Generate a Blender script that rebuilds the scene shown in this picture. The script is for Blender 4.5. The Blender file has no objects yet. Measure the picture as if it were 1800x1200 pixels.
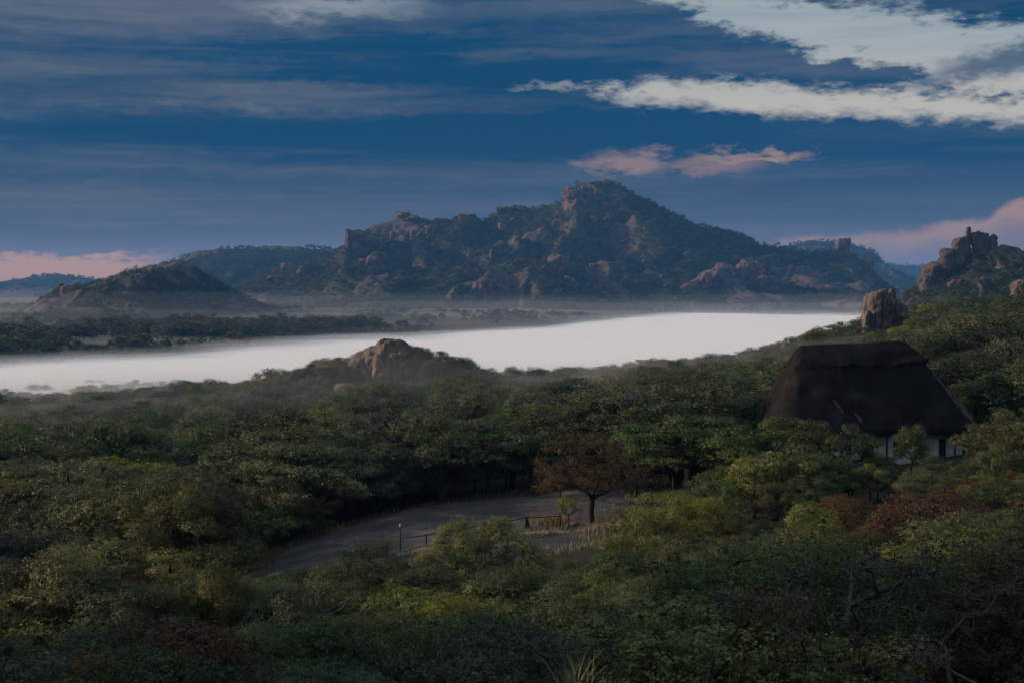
import bpy, math, random
import numpy as np
from mathutils import Vector

# ------------------------------------------------------------------ camera, sky, sun, exposure
sc = bpy.context.scene
COL = sc.collection
F = 2500.0                      # focal length in photograph pixels (1800 wide)
HOR = 500.0                     # photograph row of the horizon
cam_d = bpy.data.cameras.new('camera')
cam_d.lens = 50; cam_d.sensor_width = 36; cam_d.clip_start = 0.1; cam_d.clip_end = 40000
cam = bpy.data.objects.new('camera', cam_d); COL.objects.link(cam)
cam.location = (0, 0, 0)
cam.rotation_euler = (math.radians(90) - math.atan(100.0 / F), 0, 0)
sc.camera = cam
sc.view_settings.view_transform = 'Standard'
sc.view_settings.look = 'None'
sc.view_settings.gamma = 1.0
sc.view_settings.exposure = 0.15
sc.view_settings.use_curve_mapping = False
sc.cycles.use_denoising = True
sc.cycles.max_bounces = 9
sc.cycles.use_adaptive_sampling = True
sc.cycles.adaptive_threshold = 0.025
sc.cycles.diffuse_bounces = 2
sc.cycles.glossy_bounces = 1
sc.cycles.transmission_bounces = 2
sc.cycles.volume_bounces = 8
sc.cycles.transparent_max_bounces = 64
sc.cycles.caustics_reflective = False
sc.cycles.caustics_refractive = False

SUN_EL = math.radians(16.0)
SUN_AZ = math.radians(-83.0)     # measured from the view direction, negative = towards the left
SUN_STRENGTH = 4.0
sd = bpy.data.lights.new('sun', 'SUN'); sd.energy = SUN_STRENGTH; sd.angle = math.radians(3.0)
sd.color = (1.0, 0.78, 0.58)
sun = bpy.data.objects.new('sun', sd); COL.objects.link(sun)
tosun = Vector((math.sin(SUN_AZ) * math.cos(SUN_EL), math.cos(SUN_AZ) * math.cos(SUN_EL), math.sin(SUN_EL)))
sun.rotation_euler = tosun.to_track_quat('Z', 'Y').to_euler()
sun.location = (-200, 50, 80)


class E:
    """a value in a node tree; arithmetic on it adds math nodes"""
    def __init__(s, nt, sock): s.nt = nt; s.s = sock
    def _op(s, op, *o, clamp=False):
        n = s.nt.nodes.new('ShaderNodeMath'); n.operation = op; n.use_clamp = clamp
        for i, v in enumerate((s,) + o):
            if isinstance(v, E): s.nt.links.new(v.s, n.inputs[i])
            else: n.inputs[i].default_value = v
        return E(s.nt, n.outputs[0])
    def __add__(s, o): return s._op('ADD', o)
    __radd__ = __add__
    def __sub__(s, o): return s._op('SUBTRACT', o)
    def __rsub__(s, o): return (s * -1.0) + o
    def __mul__(s, o): return s._op('MULTIPLY', o)
    __rmul__ = __mul__
    def __truediv__(s, o): return s._op('DIVIDE', o)
    def mx(s, o): return s._op('MAXIMUM', o)
    def mn(s, o): return s._op('MINIMUM', o)
    def pw(s, o): return s._op('POWER', o)
    def sat(s): return s._op('ADD', 0.0, clamp=True)
    def step(s, a, b):
        n = s.nt.nodes.new('ShaderNodeMapRange'); n.interpolation_type = 'SMOOTHSTEP'
        s.nt.links.new(s.s, n.inputs[0]); n.inputs[1].default_value = a; n.inputs[2].default_value = b
        n.inputs[3].default_value = 0; n.inputs[4].default_value = 1
        if a > b:
            n.inputs[1].default_value = b; n.inputs[2].default_value = a
            n.inputs[3].default_value = 1; n.inputs[4].default_value = 0
        return E(s.nt, n.outputs[0])


def nvec(nt, x, y, z):
    n = nt.nodes.new('ShaderNodeCombineXYZ')
    for i, v in enumerate((x, y, z)):
        if isinstance(v, E): nt.links.new(v.s, n.inputs[i])
        else: n.inputs[i].default_value = v
    return n.outputs[0]


def nnoise(nt, vec, scale, detail=4, rough=0.5, dist=0.0):
    n = nt.nodes.new('ShaderNodeTexNoise'); n.inputs['Scale'].default_value = scale
    n.inputs['Detail'].default_value = detail; n.inputs['Roughness'].default_value = rough
    n.inputs['Distortion'].default_value = dist
    if vec is not None: nt.links.new(vec, n.inputs['Vector'])
    return E(nt, n.outputs[0])


def nmix(nt, f, a, b):
    n = nt.nodes.new('ShaderNodeMix'); n.data_type = 'RGBA'
    if isinstance(f, E): nt.links.new(f.s, n.inputs[0])
    else: n.inputs[0].default_value = f
    for i, v in ((6, a), (7, b)):
        if isinstance(v, tuple): n.inputs[i].default_value = (*v, 1)
        else: nt.links.new(v, n.inputs[i])
    return n.outputs[2]


def ncurve(nt, x, pts, lo, hi):
    """piecewise smooth function of x through pts, by a float curve; x in [lo,hi], values in [0,1]"""
    t = (x - lo) / (hi - lo)
    n = nt.nodes.new('ShaderNodeFloatCurve'); nt.links.new(t.s, n.inputs['Value'])
    c = n.mapping.curves[0]
    ps = [((p[0] - lo) / (hi - lo), p[1]) for p in pts]
    c.points[0].location = ps[0]; c.points[1].location = ps[-1]
    for p in ps[1:-1]: c.points.new(*p)
    n.mapping.update()
    return E(nt, n.outputs[0])


def build_world():
    w = bpy.data.worlds.new('World'); sc.world = w; w.use_nodes = True
    nt = w.node_tree; nt.nodes.clear()
    out = nt.nodes.new('ShaderNodeOutputWorld'); bg = nt.nodes.new('ShaderNodeBackground')
    nt.links.new(bg.outputs[0], out.inputs[0])
    tc = nt.nodes.new('ShaderNodeTexCoord')
    sp = nt.nodes.new('ShaderNodeSeparateXYZ'); nt.links.new(tc.outputs['Generated'], sp.inputs[0])
    X, Y, Z = (E(nt, sp.outputs[i]) for i in range(3))
    a = X._op('ARCTAN2', Y) * (180 / math.pi)              # degrees, 0 straight ahead
    e = Z._op('ARCSINE') * (180 / math.pi)
    A = lambda px: math.degrees(math.atan((px - 900) / F))
    H = lambda y, px=900: math.degrees(math.atan((HOR - y) / F * math.cos(math.radians(A(px)))))
    N = lambda ka, ke, z, det=6, ro=0.6, oa=None, oe=None: nnoise(nt, nvec(nt, a * ka if oa is None else a * ka + oa, e * ke if oe is None else e * ke + oe, z), 1.0, det, ro)
    w1 = N(.16, .55, .3, 5) - 0.5
    w2 = N(.16, .55, 7.7, 5) - 0.5
    fine = N(.55, 1.9, 3.1, 7, .64, w1 * 2.0, w2 * 1.5)
    puffs = N(1.3, 2.9, 4.4, 6, .58) - 0.5
    streak = N(.055, 1.05, 1.7, 7, .62, w1 * 0.5, w2 * 1.0)
    bands = N(.022, .42, 2.9, 4, .55, w1 * 0.25, w2 * 0.4)
    broad = N(.035, .10, 5.2, 2, .5)
    aw = a + w1 * 3.4 + (fine - 0.5) * 3.0 + puffs * 2.2
    ew = e + w2 * 1.1 + (fine - 0.5) * 1.3 + puffs * 1.1

    def blob(px, y, rx, ry, rot=0.0, soft=1.0):
        """soft ragged ellipse in the sky: centre and radii given in photograph pixels, turned to degrees"""
        dx = aw - A(px); dy = ew - H(y, px)
        c_, s_ = math.cos(rot), math.sin(rot); k = math.degrees(1 / F)
        x2 = (dx * c_ + dy * s_) / (rx * k); y2 = (dy * c_ - dx * s_) / (ry * k)
        return ((x2 * x2 + y2 * y2).pw(0.5)).step(1.0 + 0.5 * soft, 1.0 - 0.5 * soft)

    high = e.step(11.0, 22.0)
    gen = broad * 0.9 + streak * 0.7 + fine * 0.25                     # generic cover over the whole sky
    opn = gen.step(0.80, 1.15) * (high * 0.75 + 0.06) + high * 0.25
    # the wide gap over the right-hand end of the cloud bank: clear sky between four cloud edges (photograph column, row)
    kd = math.degrees(1 / F)
    def edge(pts):
        """elevation of a cloud edge as a function of azimuth"""
        y = ncurve(nt, a, [(A(p), (q + 60) / 330) for p, q in pts], A(pts[0][0]), A(pts[-1][0])) * 330 - 60
        return (HOR - y) * kd
    ub = edge([(900, -55), (1080, -30), (1140, 8), (1250, 58), (1370, 94), (1440, 118), (1560, 136), (1640, 160), (1720, 190), (1900, 196), (2600, 200)])
    tb = edge([(900, 170), (1000, 166), (1080, 158), (1200, 146), (1300, 148), (1400, 163), (1500, 170), (1640, 177), (1720, 190), (1900, 196), (2600, 200)])
    lb = edge([(900, 160), (1000, 164), (1080, 182), (1200, 192), (1330, 208), (1500, 216), (1700, 230), (1800, 238), (2600, 260)])
    tc = edge([(900, -58), (1200, -5), (1300, 8), (1500, 28), (1620, 44), (1700, 66), (1800, 74), (2600, 90)])
    curl = N(3.2, 6.5, 6.6, 6, .72) - 0.5
    ed = puffs * 1.5 + (fine - 0.5) * 1.7 + curl * 0.35 + w2 * 0.6
    sm = lambda d, k=1.0: (d + ed * k).step(-0.28, 0.42)
    gap = (sm(e - ub, 1.1) * sm(tc - e, 0.9)).mx(sm(tb - e, .8) * sm(e - lb, .55)) * a.step(A(930), A(1010)) * a.step(A(2700), A(2200))
    gap = gap * (1.0 - blob(1755, 112, 110, 20, 0.14, 1.3) * 0.8) * (1.0 - blob(1520, 152, 40, 6, 0.0, 1.5) * 0.6)
    opn = opn.mx(gap)
    opn = opn.mx(blob(600, 14, 130, 18, 0.02, 1.7) * 0.60).mx(blob(980, 157, 60, 7, 0.0, 1.6) * 0.45).mx(blob(1290, 8, 150, 9, 0.0, 1.4) * 0.6).sat()
    # light and dark streaks inside the dark bank
    st = streak.step(0.36, 0.78) * 0.60 + (fine - 0.5) * 0.45 + bands.step(0.34, 0.68) * 0.55 + puffs * 0.10 - 0.36
    st = st + blob(460, 172, 230, 20, 0.03, 1.5) * 0.40 + blob(200, 26, 430, 46, -0.02, 1.4) * 0.30
    st = st + blob(140, 112, 240, 12, -0.05, 1.6) * 0.22 + blob(760, 100, 200, 10, 0.02, 1.6) * 0.18 + blob(120, 300, 260, 16, 0.03, 1.6) * 0.16 + blob(560, 305, 220, 10, 0.0, 1.6) * 0.14
    st = (st - blob(760, 140, 420, 30, -0.02, 1.5) * 0.30 - blob(250, 215, 330, 22, 0.0, 1.6) * 0.22 - blob(1050, 232, 420, 20, -0.02, 1.5) * 0.30 - blob(560, 72, 330, 16, 0.03, 1.6) * 0.25).sat()
    nis = nt.nodes.new('ShaderNodeTexSky'); nis.sky_type = 'NISHITA'; nis.sun_disc = False
    nis.sun_elevation = SUN_EL; nis.sun_rotation = SUN_AZ
    nsc = nt.nodes.new('ShaderNodeVectorMath'); nsc.operation = 'SCALE'; nsc.inputs[3].default_value = 0.05
    nt.links.new(nis.outputs[0], nsc.inputs[0])
    dark = nmix(nt, (broad - 0.2).sat(), (0.0002, 0.039, 0.104), (0.0010, 0.057, 0.142))
    colr = nmix(nt, st, dark, (0.086, 0.106, 0.146))
    # low bank: slate blue paling to lavender grey at the horizon
    low = e.step(H(260), H(470))
    colr = nmix(nt, (low * 0.62 + (streak - 0.5) * low * 0.8).sat(), colr, (0.165, 0.150, 0.165))
    colr = nmix(nt, e.step(H(390), H(490)) * 0.5, colr, (0.36, 0.20, 0.165))
    pale = nmix(nt, e.step(H(60), H(215)), (0.30, 0.36, 0.39), (0.58, 0.53, 0.46))
    pale = nmix(nt, (streak.step(0.4, 0.7)) * 0.4, pale, (0.52, 0.52, 0.50))
    pale = nmix(nt, 0.78, nsc.outputs[0], pale)
    colr = nmix(nt, opn, colr, pale)
    # pink cumulus rising from the right-hand horizon
    top = ncurve(nt, a, [(A(1150), 0.0), (A(1330), 0.30), (A(1420), 0.42), (A(1540), 0.44), (A(1660), 0.56), (A(1730), 0.62),
                         (A(1800), 0.82), (A(2000), 0.86), (A(2500), 0.5), (A(3200), 0.3)], A(1150), A(3200))
    on = a.step(A(1240), A(1420))
    topd = top * (H(330) - H(480)) + H(480)
    puff = N(.8, 1.2, 9.0, 6, .62) - 0.5
    dlt = topd + puff * 0.8 - e
    pk = dlt.step(-0.15, 0.28) * on * 0.9
    colr = nmix(nt, pk, colr, nmix(nt, (dlt + puff * 1.6).step(0.0, 1.5), (0.46, 0.260, 0.195), (0.27, 0.180, 0.170)))
    # peach strip under the bank on the left horizon
    peach = ew.step(H(443), H(462)) * a.step(A(340), A(200)) * e.step(H(520), H(485))
    colr = nmix(nt, peach * 0.85, colr, (1.10, 0.48, 0.14))
    # small pink puffs
    for (px, y, rx, ry, am) in ((1100, 287, 62, 22, 0.6), (1255, 290, 65, 22, 0.45), (1345, 274, 85, 9, 0.55), (1370, 275, 40, 4, 0.5)):
        colr = nmix(nt, blob(px, y, rx, ry, 0.02, 1.2) * am, colr, (0.42, 0.262, 0.20))
    # an overcast sky is brighter towards the zenith than at the horizon
    grad = Z.mx(0.0) * 1.2 + 0.84
    nt.links.new(colr, bg.inputs['Color']); nt.links.new(grad.s, bg.inputs['Strength'])


build_world()

# ------------------------------------------------------------------ noise and helpers
def _hash(ix, iy, iz, seed):
    h = (ix.astype(np.int64) * 374761393 + iy.astype(np.int64) * 668265263 + iz.astype(np.int64) * 2147483647 + seed * 1274126177) & 0xFFFFFFFF
    h = ((h ^ (h >> 13)) * 1274126177) & 0xFFFFFFFF
    h = (h ^ (h >> 16)) & 0xFFFFFFFF
    return h.astype(np.float64) / 4294967295.0


def vnoise(p, seed=0):
    p = np.asarray(p, float); i = np.floor(p).astype(np.int64); f = p - i
    f = f * f * f * (f * (f * 6 - 15) + 10)
    r = 0
    for dx in (0, 1):
        for dy in (0, 1):
            for dz in (0, 1):
                wgt = (f[:, 0] if dx else 1 - f[:, 0]) * (f[:, 1] if dy else 1 - f[:, 1]) * (f[:, 2] if dz else 1 - f[:, 2])
                r = r + wgt * _hash(i[:, 0] + dx, i[:, 1] + dy, i[:, 2] + dz, seed)
    return r * 2 - 1


def fbm(p, seed=0, octv=4, gain=0.5):
    r = 0; amp = 1; q = np.asarray(p, float).copy()
    for k in range(octv):
        r = r + amp * vnoise(q, seed + k * 17); q = q * 2.03 + 11.3; amp *= gain
    return r


def fbm2(x, y, s, seed=0, octv=4, gain=0.5):
    x = np.asarray(x, float); y = np.asarray(y, float)
    sh = np.broadcast(x, y).shape
    x = np.broadcast_to(x, sh).ravel(); y = np.broadcast_to(y, sh).ravel()
    return fbm(np.stack([x / s, y / s, np.full_like(x, 0.37 + seed * 0.71)], 1), seed, octv, gain).reshape(sh)


def smooth(a, b, x):
    t = np.clip((x - a) / (b - a), 0, 1); return t * t * (3 - 2 * t)


def mesh_np(name, verts, faces, mat=None, smooth_shade=True, attrs=None):
    """faces: int array (n,3|4), or list of such arrays"""
    me = bpy.data.meshes.new(name)
    if not isinstance(faces, list): faces = [faces]
    faces = [np.asarray(f, np.int32) for f in faces if len(f)]
    me.vertices.add(len(verts)); me.vertices.foreach_set('co', np.asarray(verts, np.float32).ravel())
    tot = sum(f.size for f in faces); nf = sum(len(f) for f in faces)
    me.loops.add(tot); me.loops.foreach_set('vertex_index', np.concatenate([f.ravel() for f in faces]))
    me.polygons.add(nf)
    cnt = np.concatenate([np.full(len(f), f.shape[1], np.int32) for f in faces])
    st = np.concatenate([[0], np.cumsum(cnt)[:-1]]).astype(np.int32)
    me.polygons.foreach_set('loop_start', st)
    me.update(calc_edges=True)
    me.polygons.foreach_set('use_smooth', np.full(nf, smooth_shade, bool))
    if attrs:
        for k, (dom, v) in attrs.items():
            a = me.attributes.new(k, 'FLOAT', dom); a.data.foreach_set('value', np.asarray(v, np.float32))
    if mat: me.materials.append(mat)
    me.validate()
    return me


def link(name, me, parent=None, loc=None, rot=None, scl=None, **props):
    o = bpy.data.objects.new(name, me); COL.objects.link(o)
    if parent: o.parent = parent
    if loc is not None: o.location = loc
    if rot is not None: o.rotation_euler = rot
    if scl is not None: o.scale = scl
    for k, v in props.items(): o[k] = v
    return o


def thing(name, label, cat, loc=(0, 0, 0), rot=(0, 0, 0), scl=(1, 1, 1), group=None):
    o = link(name, None, None, loc, rot, scl, label=label, category=cat)
    o.empty_display_size = 0.3
    if group: o['group'] = group
    return o


def grid_faces(nx, ny):
    i = np.arange(nx - 1)[:, None] * ny + np.arange(ny - 1)[None, :]
    i = i.ravel()
    return np.stack([i, i + ny, i + ny + 1, i + 1], 1)


def boxv(c, s):
    c = np.array(c, float); s = np.array(s, float) / 2
    v = np.array([[x, y, z] for x in (-1, 1) for y in (-1, 1) for z in (-1, 1)], float) * s + c
    f = np.array([[0, 1, 3, 2], [4, 6, 7, 5], [0, 4, 5, 1], [2, 3, 7, 6], [0, 2, 6, 4], [1, 5, 7, 3]])
    return v, f


class MB:
    def __init__(s): s.v = []; s.f = []; s.n = 0
    def add(s, v, f): s.v.append(np.asarray(v, float)); s.f.append(np.asarray(f) + s.n); s.n += len(v); return s
    def box(s, c, sz): return s.add(*boxv(c, sz))
    def tube(s, pts, rad, n=8, jit=0.0, seed=0):
        pts = np.asarray(pts, float); rad = np.broadcast_to(np.asarray(rad, float), (len(pts),))
        rg = np.random.default_rng(seed); vs = []
        for i, p in enumerate(pts):
            d = pts[min(i + 1, len(pts) - 1)] - pts[max(i - 1, 0)]; d = d / (np.linalg.norm(d) + 1e-9)
            a = np.cross(d, (0, 0, 1) if abs(d[2]) < .9 else (1, 0, 0)); a /= np.linalg.norm(a); b = np.cross(d, a)
            t = np.arange(n) * 2 * math.pi / n
            rr = rad[i] * (1 + jit * rg.uniform(-1, 1, n))
            vs.append(p + (np.cos(t) * rr)[:, None] * a + (np.sin(t) * rr)[:, None] * b)
        v = np.concatenate(vs + [pts[:1], pts[-1:]]); f = []
        for i in range(len(pts) - 1):
            for k in range(n):
                f.append([i * n + k, i * n + (k + 1) % n, (i + 1) * n + (k + 1) % n, (i + 1) * n + k])
        e0 = len(pts) * n
        for k in range(n):
            f.append([e0, (k + 1) % n, k, k]); m = (len(pts) - 1) * n
            f.append([e0 + 1, m + k, m + (k + 1) % n, m + (k + 1) % n])
        q = np.array(f); s.add(v, q); return s
    def mesh(s, name, mat, sm=False):
        v = np.concatenate(s.v); f = np.concatenate(s.f)
        tri = f[:, 2] == f[:, 3]
        return mesh_np(name, v, [f[~tri], f[tri][:, :3]], mat, sm)


# ------------------------------------------------------------------ materials
def mat_new(name):
    m = bpy.data.materials.new(name); m.use_nodes = True
    nt = m.node_tree; nt.nodes.clear()
    out = nt.nodes.new('ShaderNodeOutputMaterial')
    return m, nt, out


def principled(nt, out, rough=0.8, spec=0.3):
    b = nt.nodes.new('ShaderNodeBsdfPrincipled'); b.inputs['Roughness'].default_value = rough
    b.inputs['Specular IOR Level'].default_value = spec
    nt.links.new(b.outputs[0], out.inputs[0]); return b


def bump(nt, b, h, strength=0.4, dist=0.05):
    n = nt.nodes.new('ShaderNodeBump'); n.inputs['Strength'].default_value = strength; n.inputs['Distance'].default_value = dist
    nt.links.new(h.s, n.inputs['Height']); nt.links.new(n.outputs[0], b.inputs['Normal'])


def leaf_mat(name, c0, c1, c2, trans=0.35):
    """leaf colour runs c0 (old, dark) - c1 - c2 (young, bright) over the leaves of a crown and shifts a little from tree to tree"""
    m, nt, out = mat_new(name)
    at = nt.nodes.new('ShaderNodeAttribute'); at.attribute_name = 'tint'; t = E(nt, at.outputs['Fac'])
    oi = nt.nodes.new('ShaderNodeObjectInfo'); r = E(nt, oi.outputs['Random'])
    c = nmix(nt, t.step(0.0, 0.62), c0, c1)
    c = nmix(nt, t.step(0.62, 1.0), c, c2)
    hs = nt.nodes.new('ShaderNodeHueSaturation'); nt.links.new(c, hs.inputs['Color'])
    nt.links.new((r * 0.05 + 0.475).s, hs.inputs['Hue']); nt.links.new((r * 0.5 + 0.72).s, hs.inputs['Value'])
    nt.links.new(((r * 7.31)._op('FRACT') * 0.35 + 0.75).s, hs.inputs['Saturation'])
    b = nt.nodes.new('ShaderNodeBsdfPrincipled'); b.inputs['Roughness'].default_value = 0.5
    b.inputs['Specular IOR Level'].default_value = 0.25
    nt.links.new(hs.outputs[0], b.inputs['Base Color'])
    tr = nt.nodes.new('ShaderNodeBsdfTranslucent'); nt.links.new(hs.outputs[0], tr.inputs['Color'])
    mx = nt.nodes.new('ShaderNodeMixShader'); mx.inputs[0].default_value = trans
    nt.links.new(b.outputs[0], mx.inputs[1]); nt.links.new(tr.outputs[0], mx.inputs[2])
    nt.links.new(mx.outputs[0], out.inputs[0])
    return m


LEAF = {
    'dark':   leaf_mat('leaf_dark_green', (0.0342, 0.0482, 0.0193), (0.0638, 0.0872, 0.0295), (0.1157, 0.1405, 0.0386)),
    'mid':    leaf_mat('leaf_mid_green', (0.0461, 0.0638, 0.0214), (0.0846, 0.1132, 0.0335), (0.1602, 0.186, 0.0437)),
    'grey':   leaf_mat('leaf_grey_green', (0.0579, 0.069, 0.0376), (0.1024, 0.1184, 0.0619), (0.175, 0.186, 0.0944)),
    'olive':  leaf_mat('leaf_olive', (0.0586, 0.0638, 0.0248), (0.1106, 0.1184, 0.0352), (0.199, 0.1925, 0.0482)),
    'yellow': leaf_mat('leaf_yellow_green', (0.085, 0.095, 0.015), (0.180, 0.190, 0.026), (0.330, 0.300, 0.038)),
    'russet': leaf_mat('leaf_russet', (0.060, 0.034, 0.014), (0.125, 0.068, 0.024), (0.210, 0.110, 0.032)),
    'pale':   leaf_mat('leaf_pale_green', (0.105, 0.120, 0.034), (0.195, 0.210, 0.058), (0.29, 0.30, 0.080)),
    'hill':   leaf_mat('leaf_hill', (0.0352, 0.0367, 0.0162), (0.0658, 0.0643, 0.0239), (0.1162, 0.0998, 0.0333)),
}


def bark_mat(name, c0, c1):
    m, nt, out = mat_new(name); b = principled(nt, out, 0.9, 0.15)
    tc = nt.nodes.new('ShaderNodeTexCoord'); mp = nt.nodes.new('ShaderNodeMapping')
    mp.inputs['Scale'].default_value = (9, 9, 2.2); nt.links.new(tc.outputs['Object'], mp.inputs[0])
    n = nnoise(nt, mp.outputs[0], 2.0, 6, 0.65)
    nt.links.new(nmix(nt, n.step(0.3, 0.7), c0, c1), b.inputs['Base Color']); bump(nt, b, n, 0.6, 0.03)
    return m


BARK = bark_mat('bark_brown', (0.018, 0.014, 0.011), (0.060, 0.048, 0.038))
BARK_GREY = bark_mat('bark_grey', (0.050, 0.044, 0.038), (0.135, 0.122, 0.106))


def rock_mat(name, base=(0.30, 0.235, 0.19), dark=(0.075, 0.068, 0.066), warm=(0.40, 0.26, 0.16), scale=1.0):
    """weathered granite: mottled grain, dark water streaks down the faces, patches of lichen"""
    m, nt, out = mat_new(name); b = principled(nt, out, 0.88, 0.2)
    tc = nt.nodes.new('ShaderNodeTexCoord')
    def mapped(sx, sy, sz):
        mp = nt.nodes.new('ShaderNodeMapping'); mp.inputs['Scale'].default_value = (sx * scale, sy * scale, sz * scale)
        nt.links.new(tc.outputs['Object'], mp.inputs[0]); return mp.outputs[0]
    patch = nnoise(nt, mapped(.22, .22, .22), 1.0, 5, 0.6, 0.4)
    strk = nnoise(nt, mapped(.75, .75, .06), 1.0, 5, 0.65, 0.3)
    grain = nnoise(nt, mapped(2.5, 2.5, 2.5), 1.0, 6, 0.7)
    c = nmix(nt, patch.step(0.42, 0.62), base, warm)
    c = nmix(nt, strk.step(0.47, 0.60) * 0.82, c, dark)
    c = nmix(nt, grain.step(0.5, 0.75) * 0.45, c, (base[0] * 0.5, base[1] * 0.52, base[2] * 0.55))
    c = nmix(nt, (patch * grain).step(0.33, 0.42) * 0.4, c, (0.36, 0.34, 0.29))
    nt.links.new(c, b.inputs['Base Color']); bump(nt, b, grain + patch * 2.0, 0.6, 0.15 / scale)
    return m


ROCK = rock_mat('granite_weathered', (0.145, 0.112, 0.094), (0.034, 0.031, 0.030), (0.215, 0.135, 0.086))
ROCK_FAR = rock_mat('granite_far', (0.145, 0.095, 0.078), (0.050, 0.044, 0.041), (0.20, 0.110, 0.075), 0.25)


def ground_mat():
    m, nt, out = mat_new('woodland_soil'); b = principled(nt, out, 0.95, 0.1)
    ge = nt.nodes.new('ShaderNodeNewGeometry')
    n1 = nnoise(nt, ge.outputs['Position'], 0.05, 6, 0.6); n2 = nnoise(nt, ge.outputs['Position'], 0.9, 6, 0.7)
    c = nmix(nt, n1.step(0.35, 0.65), (0.030, 0.028, 0.017), (0.058, 0.054, 0.028))
    c = nmix(nt, n2.step(0.5, 0.72) * 0.6, c, (0.095, 0.070, 0.042))
    nt.links.new(c, b.inputs['Base Color']); bump(nt, b, n2, 0.7, 0.25)
    return m


def hill_mat():
    m, nt, out = mat_new('hillside_scrub'); b = principled(nt, out, 0.95, 0.1)
    ge = nt.nodes.new('ShaderNodeNewGeometry')
    sp = nt.nodes.new('ShaderNodeSeparateXYZ'); nt.links.new(ge.outputs['Normal'], sp.inputs[0])
    nz = E(nt, sp.outputs[2])
    sp2 = nt.nodes.new('ShaderNodeSeparateXYZ'); nt.links.new(ge.outputs['Position'], sp2.inputs[0])
    n1 = nnoise(nt, ge.outputs['Position'], 0.012, 6, 0.6); n2 = nnoise(nt, ge.outputs['Position'], 0.12, 6, 0.7)
    c = nmix(nt, n1.step(0.35, 0.65), (0.026, 0.034, 0.018), (0.048, 0.052, 0.028))
    c = nmix(nt, n2.step(0.45, 0.7) * 0.5, c, (0.075, 0.060, 0.042))
    at = nt.nodes.new('ShaderNodeAttribute'); at.attribute_name = 'rock'
    sheet = (E(nt, at.outputs['Fac']) + (n2 - 0.5) * 0.8).step(0.35, 0.60)
    strk = nnoise(nt, nvec(nt, E(nt, sp2.outputs[0]) * 0.12, E(nt, sp2.outputs[1]) * 0.12, E(nt, sp2.outputs[2]) * 0.015), 1.0, 5, 0.65)
    granite = nmix(nt, strk.step(0.44, 0.60), (0.118, 0.080, 0.065), (0.048, 0.041, 0.038))
    rock = (nz + (n2 - 0.5) * 0.25).step(0.66, 0.50)
    c = nmix(nt, rock * 0.7, c, (0.080, 0.060, 0.050)); c = nmix(nt, sheet, c, granite)
    nt.links.new(c, b.inputs['Base Color']); bump(nt, b, n2, 0.6, 1.5)
    return m


GROUND = ground_mat(); HILL = hill_mat()

# ------------------------------------------------------------------ terrain
def W(px, D): return ((px - 900) / F * D, D)
def ZY(y, D): return (HOR - y) / F * D


CP = []
def cp(D, *pz):
    for px, z in pz: CP.append((*W(px, D), z))
CP += [(0, 0, -1.75), (-6, 0, -2.2), (6, 0, -2.0), (0, 6, -2.4), (0, 12, -4.5), (-5, 12, -5.0), (5, 12, -4.4), (0, -12, -2.5), (-20, -6, -5), (20, -6, -4),
       (0, 24, -9.6), (-9, 24, -10.2), (9, 24, -9.0)]
cp(36, (-300, -15.5), (0, -15.2), (900, -15.0), (1500, -13.4), (2100, -12.5))
cp(48, (-300, -18.6), (0, -18.2), (900, -17.4), (1400, -15.6), (1800, -14.2), (2200, -13.5))
cp(70, (-300, -19.8), (0, -19.4), (500, -19.0), (900, -18.4), (1300, -16.8), (1800, -13.8), (2200, -12.8))
cp(92, (-300, -21.0), (0, -20.6), (450, -19.9), (700, -18.9), (900, -18.4), (1050, -17.8), (1300, -16.2), (1550, -14.8), (1850, -13.2), (2300, -12))
cp(118, (-300, -22.2), (0, -21.8), (450, -20.4), (700, -18.9), (900, -18.1), (1060, -17.4), (1300, -15.9), (1520, -14.6), (1800, -12.6), (2300, -11))
cp(160, (-400, -25), (0, -24), (450, -22.4), (900, -20.5), (1300, -17.5), (1550, -14.3), (1800, -11.4), (2300, -8))
cp(250, (-400, -32), (0, -30), (400, -27.5), (600, -24.6), (900, -25.5), (1150, -22.6), (1300, -20.2), (1550, -15.2), (1800, -10.2), (2300, -6))
cp(300, (400, -29.5), (560, -23.5), (620, -21.0), (690, -20.2), (760, -20.8), (850, -25.0), (1300, -22.4))
cp(340, (690, -25), (1480, -17.5), (1555, -14.0), (1640, -12.4), (1800, -10.4))
cp(400, (-400, -40), (0, -38.4), (350, -35.5), (700, -32), (950, -32.5), (1150, -29.5), (1350, -27), (1550, -19), (1800, -12.8), (2300, -7))
cp(520, (-400, -46), (0, -45), (400, -43.5), (800, -41), (1100, -38.5), (1350, -35.5), (1550, -28), (1800, -19), (2300, -12))
cp(660, (-400, -48), (0, -48), (600, -48), (1000, -47), (1350, -45), (1600, -38), (1850, -29), (2300, -22))
cp(860, (-400, -48), (300, -48), (800, -48), (1300, -48), (1600, -46), (1900, -40), (2400, -34))
cp(1300, (-400, -48), (900, -48), (1600, -48), (2000, -46), (2500, -40))
cp(3000, (-400, -48), (900, -48), (1800, -48), (2500, -48))
CP = np.array(CP)


def _uv(x, y):
    d = np.hypot(x, y)
    u = np.arctan2(x, np.maximum(y, 0) + 12.0 * np.exp(-d / 30.0))
    return np.stack([np.clip(u, -0.75, 0.75) * 3.0, np.log(d + 14.0)], -1)


def _tps(r2): return np.where(r2 > 1e-12, r2 * np.log(np.maximum(r2, 1e-12)), 0)


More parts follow.
